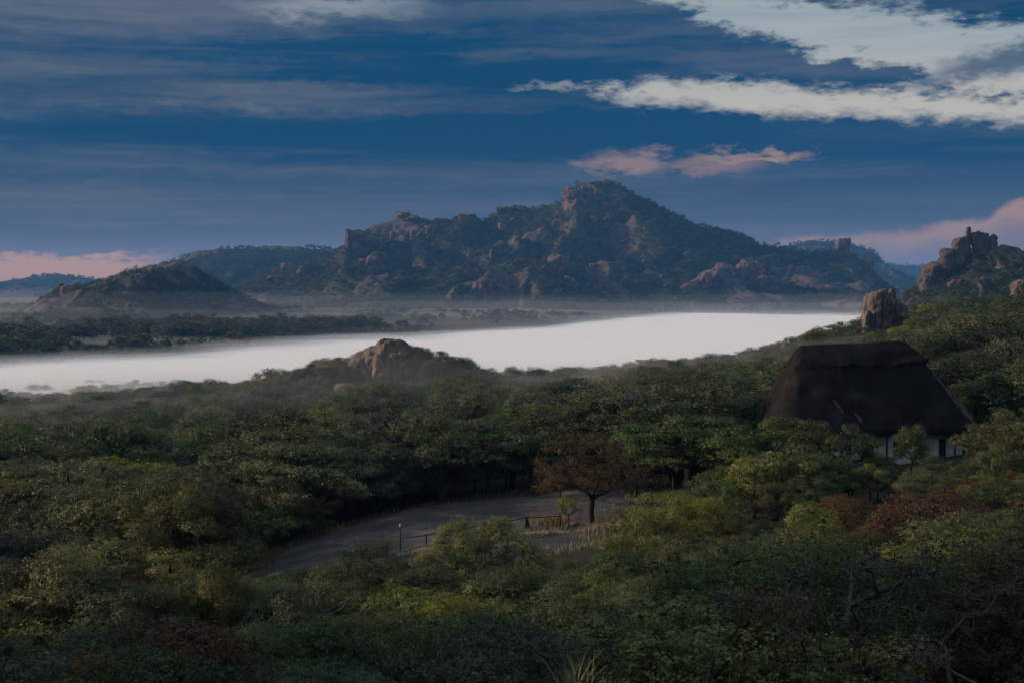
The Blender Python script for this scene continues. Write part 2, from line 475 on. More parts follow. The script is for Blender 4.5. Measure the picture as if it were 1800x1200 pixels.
_q = _uv(CP[:, 0], CP[:, 1]); _n = len(CP)
_A = np.zeros((_n + 3, _n + 3)); _A[:_n, :_n] = _tps(((_q[:, None] - _q[None]) ** 2).sum(-1)) + np.eye(_n) * 0.004
_A[:_n, _n:] = np.concatenate([np.ones((_n, 1)), _q], 1); _A[_n:, :_n] = _A[:_n, _n:].T
_c = np.linalg.solve(_A, np.concatenate([CP[:, 2], np.zeros(3)]))

BANK = np.array([(-1200, 560), (-400, 640), (0, 690), (300, 725), (600, 900), (800, 1030), (950, 1200), (1200, 1720), (1350, 1900), (1500, 2080), (2200, 2400), (3500, 2800)], float)


def zg_raw(x, y):
    x = np.asarray(x, float); y = np.asarray(y, float); sh = np.broadcast(x, y).shape
    X = np.broadcast_to(x, sh).ravel(); Y = np.broadcast_to(y, sh).ravel()
    out = np.empty(len(X))
    for s in range(0, len(X), 40000):
        q = _uv(X[s:s + 40000], Y[s:s + 40000])
        r2 = ((q[:, None] - _q[None]) ** 2).sum(-1)
        out[s:s + 40000] = _tps(r2) @ _c[:_n] + _c[_n] + q @ _c[_n + 1:]
    d = np.hypot(X, Y)
    out = np.clip(out, -48, 12)
    behind = smooth(10, -60, Y)                       # behind the camera the knoll falls to a level wooded shelf
    out = out * (1 - behind) + behind * np.clip(-2.2 - np.maximum(d - 10, 0) * 0.12, -16, 0)
    out = out + 41.0 * np.exp(-((X + 94) / 26.0) ** 2 - ((Y - 46) / 23.0) ** 2)      # added out-of-view shoulder, blocks the low sun from the near bush
    ang = np.arctan2(X, np.maximum(Y, 1e-3)); px = 900 + F * np.tan(np.clip(ang, -1.0, 1.0))
    db = np.interp(px, BANK[:, 0], BANK[:, 1]) + fbm2(X, Y, 90, 3, 3) * 25
    far = -48 + 16.6 * smooth(-35, 35, d - db) + np.clip((d - db) * 0.0012, 0, 2.5)
    far = np.where(Y > 0, far, -48)
    z = np.maximum(out, far)
    z = z + fbm2(X, Y, 22, 5, 3) * 0.35 * smooth(15, 60, d) + fbm2(X, Y, 140, 8, 3) * 0.8 * smooth(120, 500, d)
    return z.reshape(sh)


# granite slab: footprint polygon (world metres), a low whaleback standing proud of the soil
SLAB = np.array([W(*p) for p in [(405, 90), (430, 96), (490, 106), (570, 112), (700, 118), (850, 121.5), (960, 122.5), (1060, 123), (1125, 121), (1118, 112), (1085, 106), (1062, 101),
                                 (1050, 97), (985, 94.5), (900, 92.5), (820, 93), (740, 91), (640, 88), (520, 86)]])


def poly_sd(P, x, y):
    x = np.asarray(x, float); y = np.asarray(y, float); d = np.full(x.shape, 1e9); ins = np.zeros(x.shape, bool)
    n = len(P)
    for i in range(n):
        a = P[i]; b = P[(i + 1) % n]; e = b - a
        t = np.clip(((x - a[0]) * e[0] + (y - a[1]) * e[1]) / (e @ e), 0, 1)
        d = np.minimum(d, np.hypot(x - a[0] - t * e[0], y - a[1] - t * e[1]))
        c = (a[1] > y) != (b[1] > y)
        with np.errstate(divide='ignore', invalid='ignore'):
            xi = (b[0] - a[0]) * (y - a[1]) / (b[1] - a[1] + 1e-12) + a[0]
        ins ^= c & (x < xi)
    return np.where(ins, d, -d)


def slab_h(x, y):
    sdv = poly_sd(SLAB, x, y) + fbm2(x, y, 4.0, 21, 3) * 0.9
    h = np.where(sdv > 0, 0.75 * np.sqrt(np.clip(sdv / 4.5, 0, 1)), sdv * 0.5) - 0.12
    # step along which the sandy path runs: the front slab lies a little lower than the upper one
    sheet = fbm2(x, y, 9, 35, 3) * 2.2                     # exfoliation: the rock peels off in shallow shells with sharp lips
    fr = sheet - np.floor(sheet); shell = (np.floor(sheet) + smooth(.86, 1.0, fr)) * 0.10
    crack = np.exp(-(fbm2(x, y, 7, 37, 3) / .025) ** 2) * 0.10
    return np.maximum(h + shell * (sdv > 0.4) - crack * (sdv > 0), -0.8) + fbm2(x, y, 6, 31, 4) * 0.10 + fbm2(x, y, 1.2, 33, 3) * 0.03


def ground_z(x, y): return zg_raw(x, y) - 0.30 * (poly_sd(SLAB, x, y) > 0.5)
def top_z(x, y):
    """walkable surface: soil or slab"""
    return np.maximum(zg_raw(x, y), zg_raw(x, y) + slab_h(x, y))


def sinh_axis(lo, hi, a, n):
    t = np.linspace(math.asinh(lo / a), math.asinh(hi / a), n); return a * np.sinh(t)


gx = sinh_axis(-9500, 9500, 45, 440); gy = np.concatenate([-sinh_axis(12, 2500, 60, 50)[::-1], sinh_axis(-10, 11500, 70, 430)])
GX, GY = np.meshgrid(gx, gy, indexing='ij')
gz = ground_z(GX, GY)
link('ground', mesh_np('ground', np.stack([GX.ravel(), GY.ravel(), gz.ravel()], 1), grid_faces(len(gx), len(gy)), GROUND), kind='structure')

# ---- slab
def slab_mat():
    m, nt, out = mat_new('granite_slab'); b = principled(nt, out, 0.8, 0.3)
    ge = nt.nodes.new('ShaderNodeNewGeometry'); mp = nt.nodes.new('ShaderNodeMapping')
    mp.inputs['Scale'].default_value = (0.10, 0.5, 0.5); mp.inputs['Rotation'].default_value = (0, 0, 0.15)
    nt.links.new(ge.outputs['Position'], mp.inputs[0])
    n1 = nnoise(nt, mp.outputs[0], 1.0, 6, 0.65, 0.5); n2 = nnoise(nt, ge.outputs['Position'], 3.0, 6, 0.75); n3 = nnoise(nt, ge.outputs['Position'], 0.35, 4, 0.6)
    c = nmix(nt, n1.step(0.35, 0.62), (0.040, 0.034, 0.032), (0.078, 0.066, 0.062))
    c = nmix(nt, n2.step(0.45, 0.75) * 0.5, c, (0.075, 0.066, 0.064))
    c = nmix(nt, n3.step(0.56, 0.66) * 0.7, c, (0.150, 0.122, 0.108))
    c = nmix(nt, (n3 + (n2 - 0.5) * 0.5).step(0.44, 0.36) * 0.75, c, (0.034, 0.031, 0.030))
    nt.links.new(c, b.inputs['Base Color']); bump(nt, b, n2 + n1, 0.4, 0.06)
    return m


sx = np.linspace(SLAB[:, 0].min() - 2, SLAB[:, 0].max() + 2, 220); sy = np.linspace(SLAB[:, 1].min() - 2, SLAB[:, 1].max() + 2, 220)
SX, SY = np.meshgrid(sx, sy, indexing='ij'); SZ = zg_raw(SX, SY) + slab_h(SX, SY)
link('granite_slab', mesh_np('granite_slab', np.stack([SX.ravel(), SY.ravel(), SZ.ravel()], 1), grid_faces(220, 220), slab_mat()), kind='structure')

# sandy footpath over the slab, in front of the railing
def sand_mat():
    m, nt, out = mat_new('pale_sand'); b = principled(nt, out, 0.95, 0.1); ge = nt.nodes.new('ShaderNodeNewGeometry')
    n = nnoise(nt, ge.outputs['Position'], 1.6, 6, 0.75)
    nt.links.new(nmix(nt, n.step(0.3, 0.7), (0.13, 0.085, 0.055), (0.36, 0.25, 0.175)), b.inputs['Base Color']); bump(nt, b, n, 0.8, 0.08)
    return m


pt = np.linspace(0, 1, 90)
ppx = np.interp(pt, [0, .3, .6, 1], [640, 760, 900, 1075]); pD = np.interp(pt, [0, .3, .6, 1], [93.5, 96.4, 98.8, 103.2])
pcx = (ppx - 900) / F * pD; pw_ = 0.55 + 0.35 * fbm2(pcx, pD, 5, 41, 3) + 0.25
PV = []
for j in np.linspace(-1, 1, 9):
    yy = pD + j * pw_ + 0.25 * fbm2(pcx, pD + j, 1.5, 43, 2); xx = pcx
    PV.append(np.stack([xx, yy, zg_raw(xx, yy) + slab_h(xx, yy) + 0.05 - 0.07 * abs(j) ** 3 + 0.03 * fbm2(xx, yy, .6, 44, 2)], 1))
link('footpath', mesh_np('footpath', np.concatenate(PV), grid_faces(9, 90), sand_mat()), kind='structure')

# ---- hills: ridge lines given as (column,row) of the photograph at the ridge's own distance
def make_hill(name, D, wf, wb, base, prof, seed, amp, nx, ny, ruff=0.0, bare=()):
    prof = np.array(prof, float); rx = (prof[:, 0] - 900) / F * D; rz = (HOR - prof[:, 1]) / F * D
    def hz(x, y):
        x = np.asarray(x, float); y = np.asarray(y, float)
        wx = x + fbm2(x, y, wf * 0.5, seed + 2, 3) * wf * 0.10 * smooth(0, 0.4, abs(y - D) / wf)
        top = np.interp(wx * D / np.maximum(D * 0.5 + y * 0.5, 1), rx, rz, left=base - 5, right=base - 5)
        t = np.where(y < D, (D - y) / wf, (y - D) / wb)
        t = np.clip(t + fbm2(x, y, wf * 0.35, seed, 4) * 0.13 * smooth(0, 0.25, t), 0, 1.3)
        f = np.clip(1 - t, -0.3, 1); f = np.where(f > 0, np.maximum(f, 1e-6) ** 1.35, f)      # steep above, running out in a long apron
        z = base + (top - base) * f
        env = np.clip(4 * f * (1 - f), 0, 1) * np.clip((top - base) / (rz.max() - base), 0, 1)
        rid = 1 - np.abs(fbm2(x, y, wf * 0.22, seed + 5, 4))
        z = z + env * amp * (rid - 0.75) + fbm2(x, y, 26, seed + 7, 3) * ruff * (0.25 + env)
        return z - 6.0 * smooth(0.02, -0.2, f)
    xs = np.linspace(rx.min() - 30, rx.max() + 30, nx); ys = np.linspace(D - wf * 1.15, D + wb, ny)
    GX, GY = np.meshgrid(xs, ys, indexing='ij')
    def rock(x, y):
        r = smooth(.34, .46, fbm2(x + fbm2(x, y, 30, seed + 31, 2) * 14, y * .55, wf * .085, seed + 29, 3) - .12 * smooth(0, 1, (D - y) / wf))
        for (cx_, cy_, ax_, ay_) in bare: r = np.maximum(r, smooth(1.25, .8, np.hypot((x - cx_) / ax_, (y - cy_) / ay_) + fbm2(x, y, 14, seed + 41, 3) * .25))
        return r
    ZZ = hz(GX, GY) ; RK = rock(GX, GY)
    ZZ = ZZ + RK * (3.0 + 2.5 * fbm2(GX, GY, 16, seed + 43, 4))
    link(name, mesh_np(name, np.stack([GX.ravel(), GY.ravel(), ZZ.ravel()], 1), grid_faces(nx, ny), HILL, True, {'rock': ('POINT', RK.ravel())}), kind='structure')
    return dict(rock=rock, name=name, D=D, wf=wf, wb=wb, base=base, x0=rx.min(), x1=rx.max(), hz=hz)


MOUNT = make_hill('mountain', 2400, 730, 500, -38, [(360, 520), (420, 504), (470, 486), (520, 468), (560, 456), (600, 443), (612, 432), (640, 409), (660, 399), (690, 392), (700, 386), (725, 384), (742, 388), (790, 390), (805, 385), (830, 382),
    (850, 388), (865, 377), (890, 367), (915, 366), (940, 368), (984, 360), (991, 348), (998, 336), (1012, 326), (1040, 320), (1075, 320), (1095, 329), (1120, 345), (1150, 360), (1185, 377), (1230, 397), (1280, 407),
    (1310, 417), (1340, 434), (1380, 436), (1420, 445), (1460, 441), (1480, 437), (1500, 450), (1520, 469), (1540, 490), (1565, 508), (1600, 528), (1640, 536)], 11, 84, 460, 300, 6.0, bare=((118, 2352, 30, 50), (-165, 2330, 34, 34)))
LHILL = make_hill('near_hill', 1550, 520, 300, -38, [(-420, 560), (-250, 575), (-100, 566), (0, 570), (40, 560), (80, 535), (110, 515), (150, 506), (190, 496), (240, 484), (280, 471), (320, 461), (350, 474), (380, 498), (420, 523), (460, 541), (520, 556), (600, 562)], 23, 44, 260, 150, 5.0)
BHILL = make_hill('back_hill', 3200, 800, 500, -38, [(120, 510), (200, 492), (310, 458), (350, 442), (410, 435), (470, 433), (560, 437), (620, 444), (700, 455), (800, 470)], 31, 35, 200, 110, 3.0)
FHILL = make_hill('far_hill', 5000, 900, 700, -40, [(-900, 480), (-600, 500), (-300, 488), (-120, 498), (0, 497), (60, 487), (100, 483), (150, 488), (200, 496), (320, 505)], 37, 40, 200, 80, 4.0)
DOME = make_hill('dome_hill', 4200, 700, 600, -40, [(1280, 470), (1340, 448), (1385, 432), (1410, 425), (1450, 423), (1500, 430), (1530, 440), (1543, 450), (1555, 468), (1600, 490)], 41, 25, 160, 80, 3.0)
RIDGE = make_hill('blue_ridge', 6500, 1200, 900, -40, [(1300, 480), (1480, 472), (1560, 464), (1600, 467), (1650, 464), (1750, 472), (1900, 462), (2200, 470), (2600, 455), (3200, 480)], 47, 40, 200, 70, 4.0)
KOPJE = make_hill('rocky_kopje', 1000, 190, 160, -40, [(1500, 580), (1560, 548), (1590, 524), (1620, 500), (1650, 478), (1680, 455), (1700, 444), (1740, 438), (1770, 440), (1800, 446), (1850, 462), (1920, 490), (2050, 520), (2300, 560)], 53, 10, 200, 120, 1.2)
HILLS = [MOUNT, LHILL, BHILL, FHILL, DOME, RIDGE, KOPJE]


def hit(px, y, hills):
    """first point where the sight line through a photograph pixel meets the given hills"""
    D = np.linspace(600, 7000, 6401); x = (px - 900) / F * D; z = (HOR - y) / F * D
    best = 1e9
    for h in hills:
        m = (D > h['D'] - h['wf'] * 1.1) & (D < h['D'] + h['wb'] * .9)
        k = np.nonzero(m & (np.where(m, h['hz'](x, D), -999) > z))[0]
        if len(k): best = min(best, D[k[0]])
    if best > 1e8: best = hills[0]['D']
    return np.array([(px - 900) / F * best, best, (HOR - y) / F * best])


# ------------------------------------------------------------------ rocks
def ico(sub):
    import bmesh
    bm = bmesh.new(); bmesh.ops.create_icosphere(bm, subdivisions=sub, radius=1.0)
    v = np.array([p.co[:] for p in bm.verts]); f = np.array([[q.index for q in p.verts] for p in bm.faces]); bm.free(); return v, f


ICO = {k: ico(k) for k in (3, 4, 5)}


def rock_mesh(name, seed, size, sub=4, square=0.0, lump=0.18, cracks=0, mat=None, flat_base=True, fine=0.03):
    v, f = ICO[sub]; v = v.copy()
    if square > 0:                                     # push the ball towards a rounded block
        p = 2 + square * 4; nrm = (np.abs(v) ** p).sum(1) ** (1 / p); v = v / nrm[:, None]
    sz = np.array(size, float)
    q = v * sz / sz.max()
    d = fbm(q * 1.3 + seed * 3.1, seed, 3) * lump + fbm(q * 4.5 + seed, seed + 3, 4, 0.55) * fine
    v = v * (1 + d)[:, None]
    rg = np.random.default_rng(seed)
    for k in range(cracks):                            # vertical joints cut into the block
        a = rg.uniform(-0.5, 0.5); off = rg.uniform(-0.5, 0.5)
        s = v[:, 0] * math.cos(a) + v[:, 1] * math.sin(a) * 0.3 - off + 0.06 * vnoise(v * 3, seed + 9 + k)
        g = np.exp(-(s / 0.035) ** 2)
        v[:, 1] += g * 0.22 * np.where(v[:, 1] < 0, 1, -1) * (np.abs(v[:, 1]) > .2); v[:, 0] -= g * 0.03 * np.sign(s)
        v[:, 2] -= g * 0.07 * (v[:, 2] > 0.3)
    v = v * sz
    if flat_base: v[:, 2] = np.where(v[:, 2] < -0.75 * sz[2], -0.75 * sz[2] + (v[:, 2] + 0.75 * sz[2]) * .2, v[:, 2])
    return mesh_np(name, v, f, mat, True)


ROCK_SPOTS = []          # (x, y, radius): no trees there


def boulder(px, y, w, h, hills, seed, label, group=None, square=0.3, cracks=0, rot=0.0, mat=None, name='granite_boulder', depth=1.0, sub=4, pull=0.25, lean=0.0, D=None):
    """granite outcrop whose visible face covers about w x h photograph pixels round (px, y)"""
    p = hit(px, y, hills) if D is None else np.array([(px - 900) / F * D, D, (HOR - y) / F * D])
    s = p[1] / F; sx, sz = w * s / 2, h * s / 2
    me = rock_mesh(name, seed, (sx, sx * depth, sz * 1.15), sub, square, 0.30, cracks, mat or ROCK_FAR, fine=0.08)
    o = link(name, me, None, (p[0], p[1] + sx * depth * (0.9 - pull), p[2]), (0, lean, rot), None, label=label, category='boulder')
    if group: o['group'] = group
    ROCK_SPOTS.append((p[0], p[1] - sx * 0.3, sx * 1.05))
    return o


M = [MOUNT]; GB = 'granite outcrops on the mountainside'
boulder(1016, 358, 44, 44, M, 101, 'reddish granite cliff standing on the summit shoulder of the tall mountain', square=0.6, cracks=2, depth=0.9, sub=5, pull=0.10)
boulder(1068, 372, 26, 24, M, 102, 'broad brown granite face under the mountain summit beside the reddish cliff', square=0.5, cracks=1, depth=.6, pull=0.05)
boulder(734, 425, 27, 38, M, 103, 'pale tan upright granite block with square top high on the mountain', square=0.9, cracks=1, depth=.7, pull=0.45)
boulder(757, 412, 22, 26, M, 104, 'brown granite outcrop leaning on the pale tan block', square=0.5, depth=.8)
boulder(655, 468, 30, 26, M, 105, 'rounded pinkish granite boulder alone in the trees below the pale block', square=0.2, pull=0.45)
boulder(624, 430, 34, 38, M, 106, 'brown granite cliff at the steep end of the mountain ridge', square=0.5, cracks=1)
boulder(691, 440, 8, 22, M, 107, 'slim tan granite pillar among trees near the pale block', square=0.7)
boulder(673, 433, 14, 16, M, 108, 'small tan granite knob beside the slim pillar', square=0.4)
boulder(700, 418, 26, 16, M, 109, 'low brown granite ledge under the ridge boulders', square=0.5)
boulder(710, 383, 26, 15, M, 110, 'dark granite block perched on the mountain ridge line', square=0.8, pull=0.9)
boulder(727, 386, 20, 12, M, 111, 'dark rounded granite block sharing the ridge with the perched block', square=0.6, pull=0.9)
boulder(822, 384, 30, 11, M, 112, 'long low granite slab capping a rise on the ridge', square=0.7, pull=0.8)
boulder(890, 371, 30, 12, M, 113, 'grey granite ledge on the ridge below the summit', square=0.6, pull=0.7)
boulder(829, 462, 22, 28, M, 114, 'pinkish leaning granite face halfway down the mountain', square=0.6, lean=0.3)
boulder(866, 453, 10, 22, M, 115, 'pale upright granite sliver halfway down the mountain', square=0.7)
boulder(902, 392, 14, 13, M, 116, 'small reddish granite knob just under the ridge', square=0.4)
boulder(884, 402, 18, 14, M, 117, 'reddish granite boulder under the small reddish knob', square=0.5)
boulder(909, 425, 15, 16, M, 118, 'brown square granite boulder on the upper slope', square=0.7)
boulder(848, 524, 40, 56, M, 119, 'tall streaked reddish granite crag at the mountain foot', square=0.5, cracks=3, sub=5, pull=0.3)
boulder(870, 512, 12, 18, M, 120, 'pale granite fin on the edge of the streaked crag', square=0.6)
boulder(822, 532, 14, 26, M, 121, 'narrow grey granite buttress against the streaked crag', square=0.6)
boulder(978, 474, 34, 40, M, 122, 'broad dark granite slab in the middle of the mountainside', square=0.3, lean=0.35)
boulder(1008, 500, 34, 14, M, 123, 'sloping grey granite slab below the broad dark slab', square=0.4, lean=0.5)
boulder(1045, 392, 16, 18, M, 124, 'light brown granite boulder below the summit face', square=0.4)
boulder(1240, 503, 66, 34, M, 125, 'long pink granite slab tilting down to the fog', square=0.5, lean=-0.42, cracks=1, sub=5)
boulder(1274, 488, 30, 44, M, 126, 'pink granite wall at the upper end of the tilting slab', square=0.6, lean=-0.2)
boulder(1318, 490, 44, 50, M, 127, 'big pinkish granite dome with broken front near the fog', square=0.5, cracks=2, sub=5, pull=0.4)
boulder(1350, 508, 36, 36, M, 128, 'grey split granite shoulder beside the pinkish dome', square=0.5, cracks=2)
boulder(1362, 464, 12, 30, M, 129, 'thin upright granite pillar above the pinkish dome', square=0.7)
boulder(1345, 462, 20, 22, M, 130, 'squat granite block beside the thin pillar', square=0.7)
boulder(1481, 440, 26, 34, M, 131, 'rounded granite tower on the end of the mountain spur', square=0.5, pull=0.7)
boulder(1525, 476, 22, 28, M, 132, 'brown granite cliff where the mountain spur falls away', square=0.6, cracks=1, pull=.5)
boulder(505, 470, 24, 14, M, 133, 'weathered granite ledge on the long low shoulder', square=0.4)
boulder(480, 492, 22, 12, M, 134, 'grey granite shelf below the weathered ledge', square=0.4)
rg = np.random.default_rng(5)
for k in range(18):
    px = rg.uniform(520, 1460); y = rg.uniform(440, 545); w = rg.uniform(6, 13)
    boulder(px, y, w, w * rg.uniform(.7, 1.5), M, 200 + k, 'small weathered granite boulder among trees on the mountainside', GB, square=rg.uniform(.2, .7), sub=3, pull=0.5)
L = [LHILL]
boulder(262, 486, 46, 24, L, 301, 'large pale granite outcrop near the top of the nearer low hill', square=0.4, lean=-0.25, pull=.4)
boulder(246, 495, 20, 22, L, 302, 'granite block against the large pale outcrop', square=.5, pull=.5)
boulder(120, 517, 26, 24, L, 303, 'granite boulder at the low end of the nearer hill', square=.4, pull=.5)
boulder(307, 503, 14, 16, L, 304, 'small reddish boulder under the crest of the nearer hill', square=.5, pull=.5)
boulder(200, 497, 26, 12, L, 305, 'flat granite cap near the ridge of the nearer hill', square=.6, pull=.3)
boulder(310, 470, 16, 10, L, 306, 'dark granite knob just under the nearer crest', square=.5, pull=.5)
for k in range(16):
    px = rg.uniform(90, 420); y = rg.uniform(500, 560); w = rg.uniform(6, 11)
    boulder(px, y, w, w * rg.uniform(.7, 1.3), L, 320 + k, 'small pale boulder scattered on the nearer low hill', 'boulders on the nearer low hill', square=rg.uniform(.2, .7), sub=3, pull=0.5)
K = [KOPJE]; KR = rock_mat('granite_kopje', (0.100, 0.073, 0.061), (0.036, 0.032, 0.030), (0.14, 0.088, 0.062), 0.45)
for i, (px, y, w, h, sq, cr, ln, dd, lab) in enumerate([
    (1650, 482, 46, 36, .45, 2, -.45, 985, 'big sloping granite shoulder of the rocky kopje'),
    (1674, 460, 36, 46, .6, 2, -.15, 990, 'tall cracked granite block below the kopje pillars'),
    (1688, 436, 26, 36, .8, 1, 0, 994, 'square granite block at the foot of the thin pillar'),
    (1700, 424, 9, 36, .5, 0, .03, 996, 'thin pointed granite pillar on the kopje top'),
    (1716, 432, 17, 40, .7, 0, -.12, 996, 'leaning granite pillar beside the balancing block'),
    (1729, 430, 17, 30, .8, 0, 0, 997, 'granite pedestal holding the balancing block'),
    (1729, 417, 14, 11, .8, 0, 0, 997, 'balancing granite block on the tallest pedestal'),
    (1744, 434, 14, 22, .6, 0, 0, 998, 'granite stump under the round balancing boulder'),
    (1744, 420, 13, 13, .1, 0, 0, 998, 'round balancing boulder on the kopje'),
    (1630, 498, 30, 26, .5, 1, -.4, 975, 'granite slab stepping down the end of the kopje'),
    (1742, 468, 11, 11, .4, 0, 0, None, 'small tan boulder in the trees under the pillars'),
    (1738, 495, 30, 14, .5, 0, 0, None, 'pale flat boulder halfway down the kopje'),
    (1680, 505, 26, 20, .5, 0, -.2, None, 'grey tilted boulder low on the kopje'),
    (1705, 530, 24, 14, .5, 0, 0, None, 'half-buried grey boulder at the kopje foot')]):
    boulder(px, y, w, h, K, 401 + i, lab, square=sq, cracks=cr, lean=ln, mat=KR, D=dd, depth=.8, pull=.5, sub=4)

# ---- near rock groups: the knoll in the wood and the split outcrop
def near_rock(px, y, w, h, D, seed, label, square=.4, cracks=0, rot=0., lean=0., depth=.9, tz=0.):
    s = D / F; sx, sz = w * s / 2, h * s / 2
    me = rock_mesh('granite_boulder', seed, (sx, sx * depth, sz * 1.1), 5, square, 0.16, cracks, ROCK, fine=0.075)
    link('granite_boulder', me, None, ((px - 900) / F * D, D + sx * .3, ZY(y, D) + tz), (0, lean, rot), None, label=label, category='boulder')
    ROCK_SPOTS.append(((px - 900) / F * D, D, sx * .9))


near_rock(662, 648, 92, 62, 304, 501, 'smooth sloping granite dome on the fog-side of the wooded knoll', .2, 0, lean=-.38)
near_rock(690, 616, 56, 36, 303, 502, 'rounded brown boulder crowning the wooded knoll', .35, 0, lean=.18)
near_rock(672, 652, 34, 50, 297, 503, 'upright egg-shaped boulder on the knoll front', .3, 0, lean=-.05)
near_rock(695, 650, 30, 58, 298, 504, 'upright grey boulder split from the egg-shaped one', .45, 0, lean=.05)
near_rock(724, 640, 48, 50, 302, 505, 'dark boulder on the knoll half hidden under trees', .35, 0)
near_rock(774, 660, 36, 34, 300, 506, 'pale rounded boulder beneath the knoll trees', .3, 0, lean=.2)
near_rock(545, 676, 44, 18, 290, 507, 'low pale boulder at the knoll edge', .3, 0)
near_rock(605, 682, 36, 14, 288, 508, 'low flat boulder below the sloping dome', .3, 0)
near_rock(1545, 562, 50, 80, 342, 511, 'tall warm granite block split by vertical cracks on the ridge', .75, 3, lean=.06)
near_rock(1558, 532, 36, 38, 343, 512, 'rounded granite cap on top of the tall split block', .5, 1, lean=-.25)
near_rock(1580, 570, 40, 66, 344, 513, 'grey granite column joined to the tall split block', .7, 2)
near_rock(1525, 578, 16, 56, 339, 514, 'slim orange granite flake leaning on the tall split block', .6, 0, lean=.10)
near_rock(1503, 592, 16, 20, 336, 515, 'small orange boulder below the tall split block', .4, 0)
near_rock(1797, 512, 34, 34, 420, 516, 'pale rounded boulder on the wooded ridge crest', .4, 1)
near_rock(1764, 545, 12, 10, 380, 517, 'small grey boulder showing through the ridge trees', .4, 0)

# ------------------------------------------------------------------ trees
def gen_tree(seed, H, R, fork, nclump, clump_r, leaves, leaf, flat=0.55, twigs=5, hollow=0.35, wobble=0.25, sides=5, tilt=0.0, base_r=None, ctr=None, trunk_n=1, openness=0.0):
    """one tree: returns trunk mesh (bole, limbs, twigs) and crown mesh (leaf blades in clumps at the limb ends)"""
    rg = np.random.default_rng(seed)
    # clump centres spread through an uneven dome
    cs = []
    ch = H - fork
    ph = rg.uniform(0, 6.28, 3)
    tries = 0
    while len(cs) < nclump and tries < nclump * 60:
        tries += 1
        a = rg.uniform(0, 2 * math.pi); u = rg.uniform(-0.25, 1.0)
        rr = (hollow + (1 - hollow) * rg.uniform(0, 1) ** 0.5)
        lob = 1 + 0.22 * math.sin(2 * a + ph[0]) + 0.16 * math.sin(3 * a + ph[1]) + 0.1 * math.sin(5 * a + ph[2])
        rad = math.sqrt(max(0.0, 1 - max(u, 0) ** 2)) if u > 0 else (1 + u * 1.6)
        p = np.array([math.cos(a) * rad * R * rr * lob, math.sin(a) * rad * R * rr * lob, fork + ch * (0.32 + 0.62 * u * (0.55 + .45 * rr)) - clump_r * 0.2])
        if p[2] < 0.25 * H * 0.5: continue
        if cs and min(np.linalg.norm((p - c) * (1, 1, 1.4)) for c in cs) < clump_r * 0.88 * (1 - tries / (nclump * 70)): continue
        cs.append(p)
    cs = np.array(cs)
    # skeleton
    nodes = [np.zeros(3)]; par = [-1]
    tops = []
    for t in range(trunk_n):
        ang = rg.uniform(0, 6.28); ln = tilt if trunk_n == 1 else rg.uniform(.2, .45)
        p = np.array([0, 0, 0.0]); last = 0
        for k in range(4):
            p = np.array([math.cos(ang) * ln * fork * ((k + 1) / 4) ** 1.3, math.sin(ang) * ln * fork * ((k + 1) / 4) ** 1.3, fork * (k + 1) / 4]) + rg.normal(0, wobble * .12 * fork / 4, 3) * (1, 1, 0)
            nodes.append(p); par.append(last); last = len(nodes) - 1
        tops.append(last)
    order = np.argsort(np.linalg.norm(cs - np.array([0, 0, fork]), axis=1))
    tip = np.zeros(len(cs), int)
    mn = min(tops) - 1 if trunk_n == 1 else 2
    for ci in order:
        c = cs[ci]; N = np.array(nodes)
        d = np.linalg.norm(N - c, axis=1) + np.maximum(0, N[:, 2] - c[2] + .1 * H) * 2.0
        d[:mn] += H
        j = int(np.argmin(d)); s = N[j]; nseg = 3 if d[j] > clump_r else 2
        last = j; v = c - s; ln = np.linalg.norm(v)
        up = np.array([0, 0, 1.0]) * ln * 0.16
        for k in range(1, nseg + 1):
            t = k / nseg
            p = s + v * t + (up * math.sin(t * math.pi) * rg.uniform(-.3, 1.0)) + (rg.normal(0, wobble * .22 * ln / nseg, 3) if k < nseg else 0)
            nodes.append(p); par.append(last); last = len(nodes) - 1
        tip[ci] = last
    # twigs inside each clump
    for ci in range(len(cs)):
        for k in range(twigs):
            dv = rg.normal(0, 1, 3); dv[2] = abs(dv[2]) * .6; dv /= np.linalg.norm(dv)
            e = nodes[tip[ci]] + dv * clump_r * rg.uniform(.5, .95) * (1, 1, flat + .2)
            m = (nodes[tip[ci]] + e) / 2 + rg.normal(0, .1 * clump_r, 3)
            nodes.append(m); par.append(tip[ci]); nodes.append(e); par.append(len(nodes) - 2)
    N = np.array(nodes); P = np.array(par); n = len(N)
    wgt = np.zeros(n); kids = np.bincount(P[1:], minlength=n)
    wgt[kids == 0] = 1.0
    for i in range(n - 1, 0, -1): wgt[P[i]] += wgt[i]
    br = base_r or H * 0.028
    rad = br * np.maximum(wgt / wgt[0], 0) ** 0.46; rad[0] = br * 1.25
    rad = np.maximum(rad, 0.0035 * H / 3)
    e = np.arange(1, n); A_ = N[P[e]]; B_ = N[e]; ra = np.minimum(rad[P[e]], rad[e] * 1.5); rb = rad[e]
    ra[P[e] == 0] = rad[0]
    dvec = B_ - A_; L_ = np.linalg.norm(dvec, axis=1, keepdims=True) + 1e-9; dn = dvec / L_
    ref = np.where(np.abs(dn[:, 2:3]) < .9, np.array([[0, 0, 1.0]]), np.array([[1.0, 0, 0]]))
    a1 = np.cross(dn, ref); a1 /= np.linalg.norm(a1, axis=1, keepdims=True); a2 = np.cross(dn, a1)
    th = np.arange(sides) * 2 * math.pi / sides
    ring = np.cos(th)[None, :, None] * a1[:, None] + np.sin(th)[None, :, None] * a2[:, None]
    V = np.stack([A_[:, None] + ring * ra[:, None, None], B_[:, None] + ring * rb[:, None, None]], 1).reshape(-1, 3)
    base = (np.arange(len(e)) * 2 * sides)[:, None]; k = np.arange(sides)[None]
